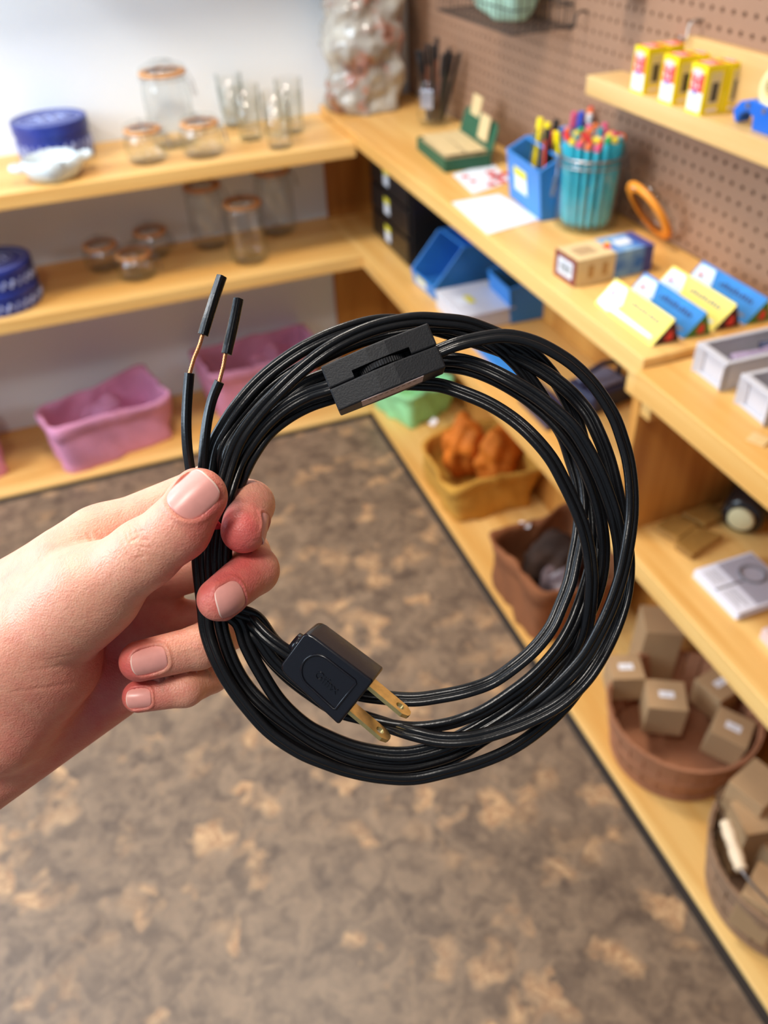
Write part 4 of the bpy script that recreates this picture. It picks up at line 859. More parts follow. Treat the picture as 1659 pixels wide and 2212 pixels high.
# long printed carton
M_cream = mat('cream_print', hexc(226, 200, 150), rough=.6, vary=.08, vscale=60); M_cbl = mat('blue_print', hexc(50, 110, 190), rough=.6, vary=.35, vscale=26, col2=hexc(150, 190, 220)); M_maroon = mat('maroon_print', hexc(122, 50, 44), rough=.6)
c0 = on(1241, 622, z=ZC); c1 = on(1201, 590, z=ZC); c2 = on(1405, 584, z=ZC); ex = c2 - c0; LL = np.linalg.norm(ex); ex /= LL; ey = np.array([-ex[1], ex[0], 0]); WW = np.linalg.norm(c1 - c0)
t = thing('carton', 'long cream and blue printed carton with a maroon end, before the pen jar', 'box', c0, math.atan2(ex[1], ex[0]))
q = MB(); q.box((0, 0, 0), (LL * .5, WW, .046), M_cream); q.box((LL * .5, 0, 0), (LL * .88, WW, .046), M_cbl); q.box((LL * .88, 0, 0), (LL, WW, .046), mat('violet_print', hexc(70, 74, 140), rough=.6)); q.box((-.0006, 0, 0), (0, WW, .046), M_maroon); q.obj('carton_body', None, t)
q = MB(); q.box((-.0010, WW * .16, .009), (-.0006, WW * .82, .037), M_white)
for i in range(9): q.box((-.0013, WW * (.25 + .055 * i), .015), (-.0010, WW * (.25 + .055 * i) + .0012 + .0006 * (i % 2), .031), M_dk)
q.obj('barcode_panel', None, t)
q = MB()
for i in range(5): q.box((LL * .10, WW * (.28 + .1 * i), .0461), (LL * .34, WW * (.31 + .1 * i), .0464), M_maroon)
q.prism([(LL * .46, WW * .3), (LL * .54, WW * .35), (LL * .56, WW * .62), (LL * .47, WW * .55)], (0, 0, .0461), ((1, 0, 0), (0, 1, 0), (0, 0, 1)), 0, .0004, M_redp); q.prism([(LL * .50, WW * .6), (LL * .58, WW * .5), (LL * .60, WW * .8)], (0, 0, .0461), ((1, 0, 0), (0, 1, 0), (0, 0, 1)), 0, .0003, M_yellow)
q.prism([(LL * .62, WW * .35), (LL * .82, WW * .35), (LL * .84, WW * .7), (LL * .64, WW * .7)], (0, 0, .0461), ((1, 0, 0), (0, 1, 0), (0, 0, 1)), 0, .0003, M_white)
for xx in (.16, .34): q.box((LL * xx, -.0005, .012), (LL * (xx + .06), -.0001, .034), mat('tan_print', hexc(186, 140, 80), rough=.6))
q.obj('printed_panel', None, t)
# four sloping packs
M_y2 = mat('pale_yellow_print', hexc(248, 226, 110), rough=.5, vary=.06, vscale=30); M_b2 = mat('bright_blue_print', hexc(40, 130, 206), rough=.5, vary=.2, vscale=30); M_ltb = mat('pale_blue_print', hexc(210, 226, 240), rough=.5); M_dkend = mat('dark_red_end', hexc(70, 30, 26), rough=.6); M_gend = mat('green_end', hexc(70, 120, 50), rough=.6)
packs = [((1284, 655), (1411, 752), 'y', 'pale yellow sloping pack nearest the counter edge'), ((1352, 640), (1471, 725), 'b', 'blue sloping pack beside the nearest yellow one'), ((1401, 622), (1517, 716), 'y', 'yellow sloping pack between the two blue ones'), ((1455, 606), (1575, 697), 'b', 'blue sloping pack nearest the pegboard')]
P0, P1 = on(*packs[0][0], z=ZC), on(*packs[0][1], z=ZC); ax_ = (P1 - P0) / np.linalg.norm(P1 - P0); LP = np.linalg.norm(P1 - P0) * .97; ay_ = np.array([-ax_[1], ax_[0], 0]); wdp = .047; hp = .036
for i, (pa0, pa1, kd, lb) in enumerate(packs):
    P = P0 + ay_ * (.0545 * i) + ax_ * (.0, -.0, -.003, .0)[i]; t = thing('sloping_pack', lb, 'pack', P, math.atan2(ax_[1], ax_[0]), 'row of four sloping printed packs')
    mm = M_y2 if kd == 'y' else M_b2; me_ = M_dkend if kd == 'y' else M_gend
    sl = math.atan2(hp, wdp * .72); cs_, sn_ = math.cos(sl), math.sin(sl); SL = math.hypot(hp, wdp * .72)
    q = MB(); q.prism([(0, 0), (wdp, 0), (wdp * .72, hp)], (0, 0, 0), ((0, 1, 0), (0, 0, 1), (1, 0, 0)), 0, LP - .0008, mm); q.prism([(0, 0), (wdp, 0), (wdp * .72, hp)], (0, 0, 0), ((0, 1, 0), (0, 0, 1), (1, 0, 0)), LP - .0008, LP, me_); q.obj('pack_body', None, t)
    q = MB(); A3 = ((1, 0, 0), (0, cs_, sn_), (0, -sn_, cs_))
    q.prism([(.002, SL * .1), (LP * .22, SL * .04), (LP * .33, SL * .45), (LP * .24, SL * .93), (.004, SL * .9)], (0, 0, 0), A3, 0, .0005, M_ltb)
    q.lathe([(0, 0), (.006, 0), (.006, .0008), (0, .0008)], 12, M_redp if kd == 'b' else pc_['pink'], (LP * .12, SL * .62 * cs_, SL * .62 * sn_ + .0006))
    q.prism([(LP * .22, SL * .12), (LP * .92, SL * .16), (LP * .92, SL * .24), (LP * .24, SL * .26)], (0, 0, 0), A3, 0, .0006, M_ltb if kd == 'y' else M_grey)
    for j in range(11): q.prism([(LP * (.40 + .045 * j), SL * .60), (LP * (.427 + .045 * j), SL * .60), (LP * (.427 + .045 * j), SL * (.70 + .05 * (j % 2))), (LP * (.40 + .045 * j), SL * (.70 + .05 * (j % 3)))], (0, 0, 0), A3, 0, .0006, M_grey if kd == 'y' else pc_['navy'])
    q.lathe([(0, 0), (.008, 0), (.008, .0005), (0, .0005)], 12, M_redp, (0, 0, 0)) if False else None
    q.obj('printed_panel', None, t)
    q = MB(); q.prism([(wdp * .45, hp * .12), (wdp * .75, hp * .12), (wdp * .7, hp * .55), (wdp * .55, hp * .5)], (LP, 0, 0), ((0, 1, 0), (0, 0, 1), (1, 0, 0)), 0, .0004, M_redp); q.obj('end_picture', None, t)
# yellow boxes on the ledge
BA = on(1364, 186, z=ZL); BB = on(1481, 231, z=ZL); bw, bd = .0375, .0365; bh = .068
M_can = mat('grey_can_print', hexc(196, 200, 206), rough=.5); M_pk = mat('pale_print', hexc(238, 226, 236), rough=.5); M_orp = mat('beige_print', hexc(222, 206, 160), rough=.6)
x0b = -.0735
ybase = [on(1362, 184, x=x0b)[1], on(1422, 208, x=x0b)[1], on(1480, 230, x=x0b)[1]]
box0 = None
for ci in range(3):
    for ri in range(2):
        lb = '%s yellow, red and white carton in the %s column on the ledge' % (('front', 'rear')[ri], ('leftmost', 'middle', 'rightmost')[ci])
        loc = (x0b + ri * (bd + .0015), ybase[ci] - (.002 if ri else 0), ZL)
        if box0 is not None: dup(box0, loc, None, lb); continue
        t = thing('yellow_carton', lb, 'box', loc, 0, 'yellow cartons on the pegboard ledge')
        q = MB(); q.box((0, -bw, 0), (bd, 0, bh)); q.obj('carton_body', M_yellow, t)
        q = MB(); q.box((-.0005, -bw + .003, .004), (-.0001, -.003, bh * .46), M_white); q.box((-.0005, -bw + .003, bh * .44), (-.0002, -.003, bh * .83), M_redp)
        q.prism([(-.0165 + .0125 * math.cos(a), bh * .84 + .0045 * math.sin(a)) for a in np.linspace(0, 2 * PI, 20, endpoint=False)], (-.0008, 0, 0), ((0, 1, 0), (0, 0, 1), (1, 0, 0)), 0, .0004, M_can)
        for (yy, zz, w2, h2) in [(-.010, .78, .0016, .009), (-.013, .74, .005, .0014), (-.019, .76, .0016, .010), (-.022, .73, .005, .0014), (-.010, .58, .005, .0014), (-.012, .56, .0016, .010), (-.021, .60, .0016, .010), (-.023, .56, .004, .0016), (-.019, .54, .0055, .0014), (-.024, .78, .0016, .006), (-.008, .62, .0016, .008)]:
            q.box((-.0010, yy - w2 / 2, bh * zz - h2 / 2), (-.0005, yy + w2 / 2, bh * zz + h2 / 2), M_white)
        q.prism([(-.0165, bh * .36), (-.0135, bh * .41), (-.0150, bh * .50), (-.0180, bh * .50), (-.0195, bh * .41)], (-.0012, 0, 0), ((0, 1, 0), (0, 0, 1), (1, 0, 0)), 0, .0004, pc_['blue'])
        for j in range(3): q.box((-.0008, -.024, bh * (.12 + .07 * j)), (-.0005, -.009, bh * (.12 + .07 * j) + .002), M_pk)
        q.obj('front_print', None, t)
        q = MB(); q.box((.009, -bw - .0005, bh * .2), (bd - .008, -bw - .0001, bh * .86), M_orp); q.box((.009, -bw - .0005, .004), (bd - .008, -bw - .0001, bh * .13), M_pk)
        for j in range(6): q.box((.0125, -bw - .0008, bh * (.27 + .065 * j)), (bd - .0115, -bw - .0005, bh * (.27 + .065 * j) + .0038), M_dk)
        q.lathe([(0, 0), (.0032, 0), (.0032, .0006), (0, .0006)], 12, M_yellow, (.016, -bw - .0003, bh * .78)); q.obj('side_print', None, t)
        q = MB(); q.box((.003, -bw + .004, bh), (bd - .003, -.004, bh + .0004), M_redp); q.box((.010, -bw + .006, bh + .0004), (.013, -.006, bh + .0006), M_pk); q.box((.018, -bw + .006, bh + .0004), (.020, -.006, bh + .0006), M_pk); q.obj('top_print', None, t)
        box0 = t
# blue dispenser with cream ring at the right end of the ledge
c = on(1640, 275, z=ZL); t = thing('tape_dispenser', 'bright blue plastic dispenser holding a cream roll, at the right end of the ledge', 'dispenser', (x0b + .028, c[1] - .012, ZL))
M_bb = mat('bright_blue_plastic', hexc(26, 100, 200), rough=.3)
q = MB(); q.prism([(.045, .004), (.052, .018), (.040, .032), (.018, .038), (-.03, .034), (-.06, .02), (-.06, 0), (.006, 0), (.008, .016), (.022, .022), (.036, .014), (.038, .002)], (0, 0, 0), ((0, 1, 0), (0, 0, 1), (1, 0, 0)), -.012, .012); q.obj('dispenser_body', M_bb, t, bevel=.002)
q = MB(); q.tube([(0, -.012 + .021 * math.cos(a), .054 + .021 * math.sin(a)) for a in np.linspace(0, 2 * PI, 36, endpoint=False)], .0085, 10, closed=True); q.obj('cream_roll', mat('cream_cord', hexc(232, 216, 160), rough=.8), t, smooth=True)
q = MB()
for yy in (.022, -.012, -.034): q.box((-.0135, yy - .004, .026), (-.012, yy + .003, .033))
q.obj('silver_tooth', M_wire, t)
# hooks on the pegboard
for (px, py), lb in zip([(1492, 66), (1248, 42), (1108 + 0, 8)], ['steel peg hook above the yellow cartons', 'dark peg hook right of the wire basket', 'steel peg hook behind the wire basket']):
    p = on(px, py, x=-.02); q = MB(); q.tube([(.019, 0, .012), (.006, 0, .014), (-.004, 0, .008), (-.006, 0, -.012), (-.014, 0, -.014), (-.018, 0, -.006)], .0022, 8)
    o = q.obj('peg_hook', M_wire if 'steel' in lb else M_black, smooth=True, loc=tuple(p)); tag(o, lb, 'hook')
p = on(1345, -8, x=-.03); q = MB(); q.lathe([(0, 0), (.026, 0), (.030, .006), (.030, .05), (0, .05)], 32); tag(q.obj('hanging_cup', mat('grey_enamel', hexc(170, 160, 150), rough=.4), smooth=False, loc=(p[0], p[1], p[2])), 'pale grey round cup hung on the pegboard, cut off by the top edge', 'cup')
# wire basket with mint cloths
wb = on(1225, 58, x=-.004); zb = wb[2]; f1 = on(1091, 73, z=zb); f0 = on(950, 24, z=zb)
xw = f1[0]; t = thing('wire_basket', 'black wire basket hung on the pegboard, full of mint cloth', 'basket', (xw / 2, (f0[1] + f1[1]) / 2, zb)); hx_, hy_ = abs(xw) / 2 - .003, abs(f0[1] - f1[1]) / 2 + .02
q = MB()
for zz in (0, .04, .08, .12): q.tube([(-hx_, -hy_, zz), (hx_, -hy_, zz), (hx_, hy_, zz), (-hx_, hy_, zz)], .0014, 6, closed=True)
for i in range(19):
    y_ = -hy_ + 2 * hy_ * i / 18; q.tube([(hx_, y_, .12), (hx_, y_, 0), (-hx_, y_, 0), (-hx_, y_, .12)], .0011, 5)
for i in range(1, 8):
    x_ = -hx_ + 2 * hx_ * i / 8; q.tube([(x_, -hy_, .12), (x_, -hy_, 0), (x_, hy_, 0), (x_, hy_, .12)], .0011, 5)
q.obj('wire_frame', mat('black_wire', hexc(30, 28, 30), rough=.5), t)
M_mint2 = mat('pale_mint_cloth', hexc(196, 240, 218), rough=.9, vary=.1, vscale=20, bump=.4, bscale=60)
for k, (yy, lb) in enumerate([(-.052, 'mint cloth folded at the near end of the wire basket'), (.03, 'mint cloth folded in the middle of the wire basket')]):
    clothlump('mint_cloth', lb, 'cloth', (xw / 2, (f0[1] + f1[1]) / 2 + yy, zb + .004), (hx_ * .84, .058, .070), M_mint2, 20 + k, group=None, amp=.2)
# ---------------- under the counter, on the long middle shelf
da, db = on(812, 500, z=ZM), on(889, 582, z=ZM); e = db - da; wdr = np.linalg.norm(e); xf = float(db[0])
du = thing('drawer_unit', 'black plastic drawer unit with three labelled drawers under the counter', 'drawers', (xf, (da[1] + db[1]) / 2, ZM)); hw = abs(db[1] - da[1]) / 2; hd = .245
q = MB(); q.box((.004, -hw, 0), (.22, hw, hd)); q.obj('case', M_black, du, bevel=.003)
for k in range(3):
    z0 = .006 + k * .079; q = MB(); q.box((-.006, -hw + .006, z0), (.0035, hw - .006, z0 + .073)); dr = q.obj('drawer', mat('black_gloss_%d' % k, hexc(22, 20, 22), rough=.3) if k == 0 else M_black, du, bevel=.004)
    q = MB(); q.box((-.0075, -.020 + .012, z0 + .016), (-.0062, .020 + .012, z0 + .044), M_label); q.box((-.0075, -.020 + .012, z0 + .0445), (-.0062, .020 + .012, z0 + .060), M_lyel); q.obj('drawer_label', None, dr)
a1, b1 = on(893, 607, z=ZM), on(941, 650, z=ZM)
bluebin('blue stacking bin with an open front on the middle shelf', a1, b1, .20, .125, .035, group=None)
a2, b2 = on(1060, 655, z=ZM), on(1104, 700, z=ZM)
bluebin('blue stacking bin farther right on the middle shelf', a2, b2, .16, .10, .09, label_on=False)
a3, b3 = on(942, 664, z=ZM), on(1000, 722, z=ZM); e = (b3 - a3); w3 = np.linalg.norm(e); e /= w3
t = thing('lidded_box', 'low white translucent box with a yellow label between the blue bins', 'box', (a3 + b3) / 2, math.atan2(e[1], e[0]))
M_tr = mat('milky_plastic', hexc(206, 208, 218), rough=.35)
q = MB(); q.box((-w3 / 2, 0, 0), (w3 / 2, .14, .038)); q.obj('box_body', M_tr, t, bevel=.003); q = MB(); q.box((-w3 / 2 - .003, -.003, .0385), (w3 / 2 + .003, .143, .045)); q.obj('box_lid', M_tr, t, bevel=.002)
q = MB(); q.box((-.02, .02, .0452), (.02, .06, .0456), M_white); q.box((-.02, .045, .0456), (.022, .062, .046), M_lyel); q.obj('lid_label', None, t)
# things seen through the loop
fb = quad_sheet('blue_tray', 'flat bright blue tray on the middle shelf seen through the cord', 'tray', [(1010, 738), (1075, 728), (1160, 815), (1110, 838)], ZM, M_blue, .012)
M_nv = mat('dark_navy_plastic', hexc(44, 46, 72), rough=.5)
fb = quad_sheet('navy_case', 'dark navy case near the middle shelf edge, seen through the cord', 'case', [(1120, 868), (1165, 850), (1222, 905), (1182, 932)], ZM, M_nv, .03)
hb_ = on(1292, 862, z=ZM); t = thing('carrying_caddy', 'dark grey handled caddy on the middle shelf beside the divider', 'caddy', hb_, .2)
q = MB(); q.box((-.06, -.045, 0), (.06, .045, .045)); q.obj('caddy_body', M_nv, t, bevel=.012, seg=4); q = MB(); q.tube([(-.05, 0, .045), (-.046, 0, .075), (0, 0, .085), (.046, 0, .075), (.05, 0, .045)], .006, 10); q.obj('handle', M_nv, t, smooth=True)
q = MB(); q.box((-.04, -.03, .0452), (.04, .03, .052)); q.obj('grey_lid', mat('bluish_grey', hexc(120, 122, 144), rough=.5), t, bevel=.004)
# ---------------- low board at right
fabric('fabric_bin', 'mint green fabric bin at the far end of the right low board', 'basket', on(806, 885, z=ZB) + np.array([.006, 0.02, 0]), on(880, 930, z=ZB) + np.array([.012, 0, 0]), .17, .12, M_mint, seed=31, flare=.02)
fabric('fabric_bin', 'mustard canvas bin holding orange cloths on the right low board', 'basket', on(905, 1040, z=ZB) * np.array([0, 1, 1]) + np.array([-.272, .02, 0]), on(1105, 1101, z=ZB) * np.array([0, 1, 1]) + np.array([-.272, .0, 0]), .235, .130, M_must, seed=33, flare=.012)
mcx = (on(905, 1040, z=ZB)[1] + on(1105, 1101, z=ZB)[1]) / 2
for k, (dx, dy, s_, lb) in enumerate([(-.10, .0, 42, 'orange cloth deeper inside the mustard bin'), (-.17, .075, 41, 'glossy orange cloth at the far end of the mustard bin')]):
    ORG = clothlump('orange_cloth', lb, 'cloth', (dx, mcx + dy, ZB + .03), (.058, .055, .085), M_org, s_)
fabric('fabric_bin', 'dark brown fabric bin on the right low board, inside the coil of cord', 'basket', (-.280, on(1062, 1262, z=ZB)[1] + .015, ZB), (-.278, on(1205, 1395, z=ZB)[1] + .02, ZB), .225, .165, M_brn, seed=37, flare=.008)
by = (on(1062, 1262, z=ZB)[1] + on(1205, 1395, z=ZB)[1]) / 2
M_dkb = mat('dark_felt', hexc(58, 38, 28), rough=.9, vary=.3, vscale=20)
DKC = clothlump('dark_cloth', 'dark brown cloth bundle inside the brown bin', 'cloth', (-.16, by + .04, ZB + .02), (.075, .065, .075), M_dkb, 44)
clothlump('glass_trinket', 'greyish glass bundle at the near side of the brown bin', 'glassware', (-.19, by - .045, ZB + .02), (.045, .045, .07), mat('smoky_glass', hexc(120, 104, 108), rough=.2, vary=.4, vscale=60), 45)
M_tag = mat('white_tag', hexc(240, 236, 238), rough=.6)
def pricetag(cloth, px, py, z, s=.012, rot=0):
    p = on(px, py, z=z) - np.array(cloth.location); q = MB(); q.box((-s, -s * .6, 0), (s, s * .6, .0015)); o = q.obj('price_tag', M_tag, cloth, bevel=.0004, loc=tuple(p), rot=(.3, -.2, rot)); o['label'] = 'small white tag'
pricetag(ORG, 936, 912, ZB + .135, .014, .6)
pricetag(DKC, 1133, 1134, ZB + .145, .014, -.8)
# bushel baskets with cardboard boxes
M_bas = mat('stained_split_wood', hexc(176, 118, 84), rough=.7, vary=.18, vscale=16, bump=.3, bscale=50); M_bas2 = mat('greyish_split_wood', hexc(160, 126, 98), rough=.75, vary=.15, vscale=16, bump=.3, bscale=50)
def bushel(label, c, r0, r1, h, m, bail=False, n=28):
    t = thing('bushel_basket', label, 'basket', c)
    q = MB()
    for i in range(n):
        a0, a1 = 2 * PI * i / n + .012, 2 * PI * (i + 1) / n - .012; V = []
        for z, rr in [(0, r0), (h * .5, (r0 + r1) / 2 + .003), (h, r1)]:
            for a in (a0, a1):
                for th in (0, -.003): V.append(((rr + th) * math.cos(a), (rr + th) * math.sin(a), z))
        Fs = []
        for k in range(2):
            o_ = k * 4; Fs += [(o_, o_ + 2, o_ + 6, o_ + 4), (o_ + 1, o_ + 5, o_ + 7, o_ + 3), (o_, o_ + 4, o_ + 5, o_ + 1), (o_ + 2, o_ + 3, o_ + 7, o_ + 6)]
        Fs += [(0, 1, 3, 2), (8, 10, 11, 9)]; q.add(V, Fs)
    q.obj('slats', m, t)
    q = MB(); q.lathe([(0, 0.0), (r0 - .002, 0), (r0 - .002, .005), (0, .005)], 40); q.obj('bottom', m, t)
    for z0, z1 in ((h * .84, h * 1.02), (h * .42, h * .55), (0.002, h * .12)):
        ra, rb_ = r0 + (r1 - r0) * z0 / h + .001, r0 + (r1 - r0) * z1 / h + .001
        q = MB(); q.lathe([(ra, z0), (ra + .0035, z0), (rb_ + .0035, z1), (rb_, z1), (ra, z0)], 56); q.obj('hoop', m, t)
    if bail:
        bz = h * .9; up = np.array([-.72, -.18, .32]); up /= np.linalg.norm(up)
        pts = [(r1 * 1.03 * math.sin(u) * .28 - 0 * u, r1 * 1.03 * math.cos(u), bz) for u in (0, PI)]
        A_p = np.array([0, r1 * 1.03, bz]); B_p = np.array([0, -r1 * 1.03, bz]); return t, A_p, B_p
    return t
bc1 = on(1497, 1522, z=ZB + .125); bc1 = np.array([-.150, bc1[1], ZB])
bc1[1] = (on(1301, 1470, z=ZB + .13)[1] + on(1640, 1600, z=ZB + .13)[1]) / 2
bushel('reddish bushel basket full of small cardboard boxes', bc1, .118, .140, .130, M_bas)
bc2 = np.array([-.150, bc1[1] - .315, ZB])
t2, A_p, B_p = bushel('grey-brown bushel basket with a wire bail and wooden grip, cut off at right', bc2, .120, .142, .135, M_bas2, bail=True)
hA = on(1567, 1775, z=ZB + .19) - bc2; hB = on(1602, 1880, z=ZB + .19) - bc2; hv_ = (hB - hA)
q = MB(); q.tube(crom([A_p, A_p * .6 + hA * .4 + np.array([-.02, .02, 0]), hA, hB, B_p * .6 + hB * .4 + np.array([-.03, -.02, 0]), B_p], 8), .0024, 8); q.obj('wire_bail', M_wire, t2, smooth=True)
prof_ = [(0, 0), (.0085, 0), (.0105, .006), (.009, .012), (.011, .02), (.011, .035), (.0085, .042), (.011, .047), (.0085, .052), (.011, .06), (.011, .077), (.009, .086), (.0105, .092), (.0085, .098), (0, .098)]
Lh = np.linalg.norm(hv_); prof_ = [(r_ * 1.0, z_ / .098 * Lh) for r_, z_ in prof_]
q = MB(); q.lathe(prof_, 24); o = q.obj('wooden_grip', mat('pale_turned_wood', hexc(232, 206, 172), rough=.5), t2, smooth=True); dz = hv_ / Lh; dx = np.cross(dz, [0, 0, 1.]); dx /= np.linalg.norm(dx); dy = np.cross(dz, dx); o.matrix_local = frame4(hA, dx, dy, dz)
def cbox(lb, c, s, rz, tilt=(0, 0), labelled=True, group='cardboard boxes in the reddish bushel basket'):
    t = thing('cardboard_box', lb, 'box', c, 0, group); t.rotation_euler = (tilt[0], tilt[1], rz)
    q = MB(); q.box((-s[0] / 2, -s[1] / 2, 0), (s[0] / 2, s[1] / 2, s[2])); q.obj('carton', M_kraft, t, bevel=.0012)
    if labelled:
        q = MB(); q.box((-.014, -.0075, s[2]), (.014, .0075, s[2] + .0005), M_tag); q.box((-.008, -.001, s[2] + .0005), (.008, .0005, s[2] + .0007), M_grey); q.obj('box_label', None, t)
    return t
def inb(px, py, z, h): p = on(px, py, z=z); return (p[0], p[1], z - h)
cbox('small cardboard box at the left of the reddish basket, white label up', inb(1352, 1440, ZB + .150, .066), (.066, .062, .066), -.35)
cbox('small cardboard box at the middle of the reddish basket, lit label', inb(1440, 1500, ZB + .145, .080), (.074, .070, .080), -.5)
cbox('dark cardboard box behind at the right of the reddish basket', inb(1556, 1474, ZB + .130, .066), (.070, .066, .066), .2)
cbox('small cardboard box at the front right of the reddish basket', inb(1578, 1560, ZB + .130, .076), (.068, .064, .076), -.9, (.1, .1))
cbox('tall cardboard box standing at the back of the reddish basket', inb(1425, 1345, ZB + .19, .165), (.075, .08, .165), -.45, (-.06, .04), False)
for k, (px, py, zz, s, rz, lb) in enumerate([(1640, 1690, .20, (.075, .065, .12), .3, 'tall cardboard box at the back of the second basket'), (1640, 1760, .17, (.07, .06, .14), -.2, 'cardboard box behind the wooden grip'), (1662, 1920, .15, (.07, .06, .10), .5, 'cardboard box below the wooden grip, cut off at right'), (1690, 1830, .13, (.05, .05, .09), .1, 'cardboard box at the middle of the second basket')]):
    cbox(lb, inb(px, py, ZB + zz, s[2]), s, rz, (0, 0), False, 'cardboard boxes in the second bushel basket')
# ---------------- right counter and its middle shelf
M_tray = mat('white_card_tray', hexc(196, 194, 200), rough=.5); M_lid = mat('clear_film', (.95, .95, .97, 1), rough=.05, trans=.9, ior=1.1); M_lil = mat('lilac_plastic', hexc(176, 156, 186), rough=.4, vary=.4, vscale=30)
for (pa_, pb_, lb) in [((1497, 800), (1556, 846), 'white tray with lilac contents, the farther of the two'), ((1589, 870), (1652, 922), 'white tray with lilac contents, cut off at the right edge')]:
    a_, b_ = on(*pa_, z=ZR), on(*pb_, z=ZR); e = b_ - a_; w_ = np.linalg.norm(e); e /= w_; t = thing('lidded_tray', lb, 'tray', a_, math.atan2(e[1], e[0]), 'white lidded trays')
    Lt = .20; hh = .040
    q = MB(); q.box((0, 0, 0), (w_, Lt, .003)); q.box((0, 0, .003), (.003, Lt, hh)); q.box((w_ - .003, 0, .003), (w_, Lt, hh)); q.box((.003, 0.006, .003), (w_ - .003, .009, hh)); q.box((.003, Lt - .003, .003), (w_ - .003, Lt, hh))
    q.prism([(0, 0), (.012, .008), (.012, .010), (0, .010)], (0, -.004, 0), ((1, 0, 0), (0, 1, 0), (0, 0, 1)), 0, hh); q.prism([(w_, 0), (w_ - .012, .008), (w_ - .012, .010), (w_, .010)], (0, -.004, 0), ((1, 0, 0), (0, 1, 0), (0, 0, 1)), 0, hh)
    q.obj('tray_body', M_tray, t, bevel=.0012); q = MB()
    for lo, hi in [((-.002, -.002, hh), (w_ + .002, .008, hh + .004)), ((-.002, Lt - .006, hh), (w_ + .002, Lt + .002, hh + .004)), ((-.002, .008, hh), (.005, Lt - .006, hh + .004)), ((w_ - .005, .008, hh), (w_ + .002, Lt - .006, hh + .004))]: q.box(lo, hi)
    q.obj('lid_rim', M_tray, t, bevel=.0008)
    q = MB(); q.tube(crom([(w_ * .4, .04, .022), (w_ * .55, .08, .026), (w_ * .45, .12, .026), (w_ * .6, .18, .022)], 8), .008, 12); q.obj('lilac_insert', M_lil, t, smooth=True)
    q = MB(); q.tube([(w_ * .3, .09, .03), (w_ * .62, .17, .034)], .006, 10); q.obj('dark_insert', M_nv, t, smooth=True)
p = on(1645, 945, z=ZR); q = MB(); q.box((-.012, -.02, 0), (.012, .002, .003)); tag(q.obj('wooden_chip', M_wl, bevel=.0008, loc=tuple(p), rot=(0, 0, -1.1)), 'small pale wooden strip on the right counter edge', 'strip')
M_amb = mat('amber_plastic', hexc(170, 124, 62), rough=.15, vary=.3, vscale=20)
for k, (pts, lb) in enumerate([([(1412, 1148), (1455, 1122), (1505, 1145), (1462, 1178)], 'flat amber clear box nearest the divider'), ([(1455, 1185), (1500, 1150), (1560, 1168), (1493, 1212)], 'flat amber clear box beside the white card stack'), ([(1470, 1120), (1530, 1098), (1570, 1122), (1520, 1146)], 'flat amber clear box farther back on the shelf')]):
    fb = quad_sheet('flat_clear_box', lb, 'box', pts, ZM, M_amb, .014); fb['group'] = 'flat amber boxes on the middle shelf'
    mo = fb.modifiers.new('b', 'BEVEL'); mo.width = .002; mo.segments = 2
jc = on(1634, 1118, z=ZM); t = thing('dark_jar', 'dark round jar with a cream end lying at the back of the middle shelf', 'jar', (min(jc[0], -.07), jc[1], ZM + .034), 0)
d_ = np.array([-.75, -.55, 0]); d_ /= np.linalg.norm(d_); dxx = np.array([0, 0, 1.]); dyy = np.cross(d_, dxx)
q = MB(); q.lathe([(0, -.05), (.030, -.05), (.034, -.04), (.034, .03), (.028, .036), (0, .036)], 36); o = q.obj('jar_body', mat('dark_glass', hexc(40, 34, 32), rough=.2), t, smooth=True); o.matrix_local = frame4((0, 0, 0), dxx, dyy, d_)
q = MB(); q.lathe([(0, .0362), (.021, .0362), (.021, .042), (.018, .044), (0, .044)], 30); o = q.obj('cream_end', mat('cream_lid', hexc(222, 208, 160), rough=.5), t, smooth=True); o.matrix_local = frame4((0, 0, 0), dxx, dyy, d_)
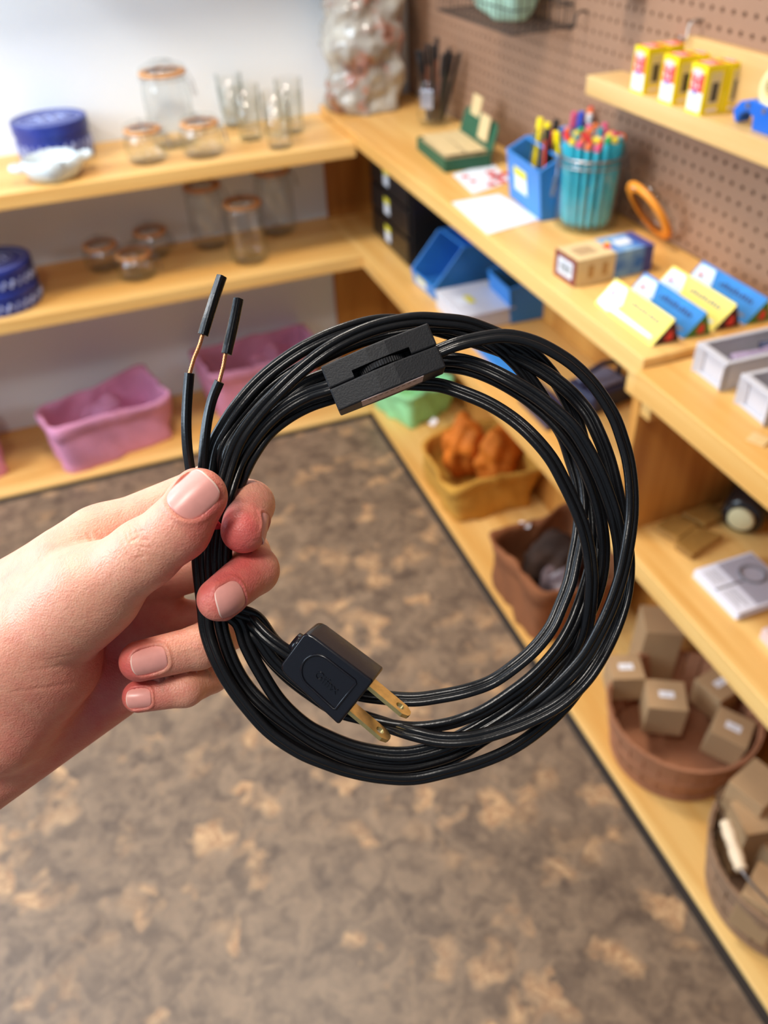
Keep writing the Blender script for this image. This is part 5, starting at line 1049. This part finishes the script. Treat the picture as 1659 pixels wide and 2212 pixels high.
# stack of printed cards
s0, s1, s2 = on(1497, 1246, z=ZM), on(1590, 1341, z=ZM), on(1690, 1285, z=ZM); e = s1 - s0; w_ = np.linalg.norm(e); e /= w_; bk = np.array([-e[1], e[0], 0])
M_cw = mat('card_white', hexc(228, 226, 236), rough=.6)
for k in range(7):
    off = np.array([.0016 * math.sin(k * 2.1), .002 * math.cos(k * 1.7), 0]); lb = 'white printed card in the stack with the ring picture'
    q = MB(); q.box((0, 0, 0), (w_, .105, .0021)); o = q.obj('printed_card', M_cw, loc=tuple(s0 + off + np.array([0, 0, .0026 * k])), rot=(0, 0, math.atan2(e[1], e[0]) + .01 * math.sin(k * 3))); tag(o, lb if k < 6 else 'topmost white card, printed with a grey panel and a ring', 'card', 'white cards stacked on the middle shelf' if k < 6 else None)
q = MB(); q.box((.004, .036, .0021), (w_ - .004, .103, .0024), mat('silver_grey_print', hexc(168, 162, 172), rough=.5)); q.box((w_ * .46, .0, .0024), (w_ * .50, .052, .0027), M_grey)
q.tube([(w_ * .42 + .019 * math.cos(a), .072 + .019 * math.sin(a), .0026) for a in np.linspace(0, 2 * PI, 30, endpoint=False)], .0028, 6, M_grey, closed=True)
for i in range(5): q.box((w_ * (.10 + .0 * i), .006 + .005 * i, .0021), (w_ * (.42 - .05 * (i % 2)), .0072 + .005 * i, .0023), M_grey); q.box((w_ * .55, .006 + .005 * i, .0021), (w_ * (.92 - .05 * (i % 3)), .0072 + .005 * i, .0023), M_grey)
q.obj('card_print', None, o)
s0, s1 = on(1640, 1378, z=ZM), on(1700, 1440, z=ZM); e = s1 - s0; w_ = np.linalg.norm(e); e /= w_
for k in range(6):
    q = MB(); q.box((0, 0, 0), (w_, .09, .003)); o = q.obj('printed_card', mat('pinkish_card', hexc(226, 200, 196), rough=.6) if k == 0 else o.data.materials[0], loc=tuple(s0 + np.array([0, 0, .0035 * k])), rot=(0, 0, math.atan2(e[1], e[0]) + .02 * math.sin(k * 2))); tag(o, 'pinkish card in the stack cut off by the right edge', 'card', 'pinkish cards stacked at the right edge')
# white cabinet shelf above the frame, whose shade falls on the wall
board('wall_shelf', 'white wall shelf above the glass jars, just out of the photo', 'shelf', (-1.12, -.27, 1.42), (-.34, -.001, 1.445), M_wally)
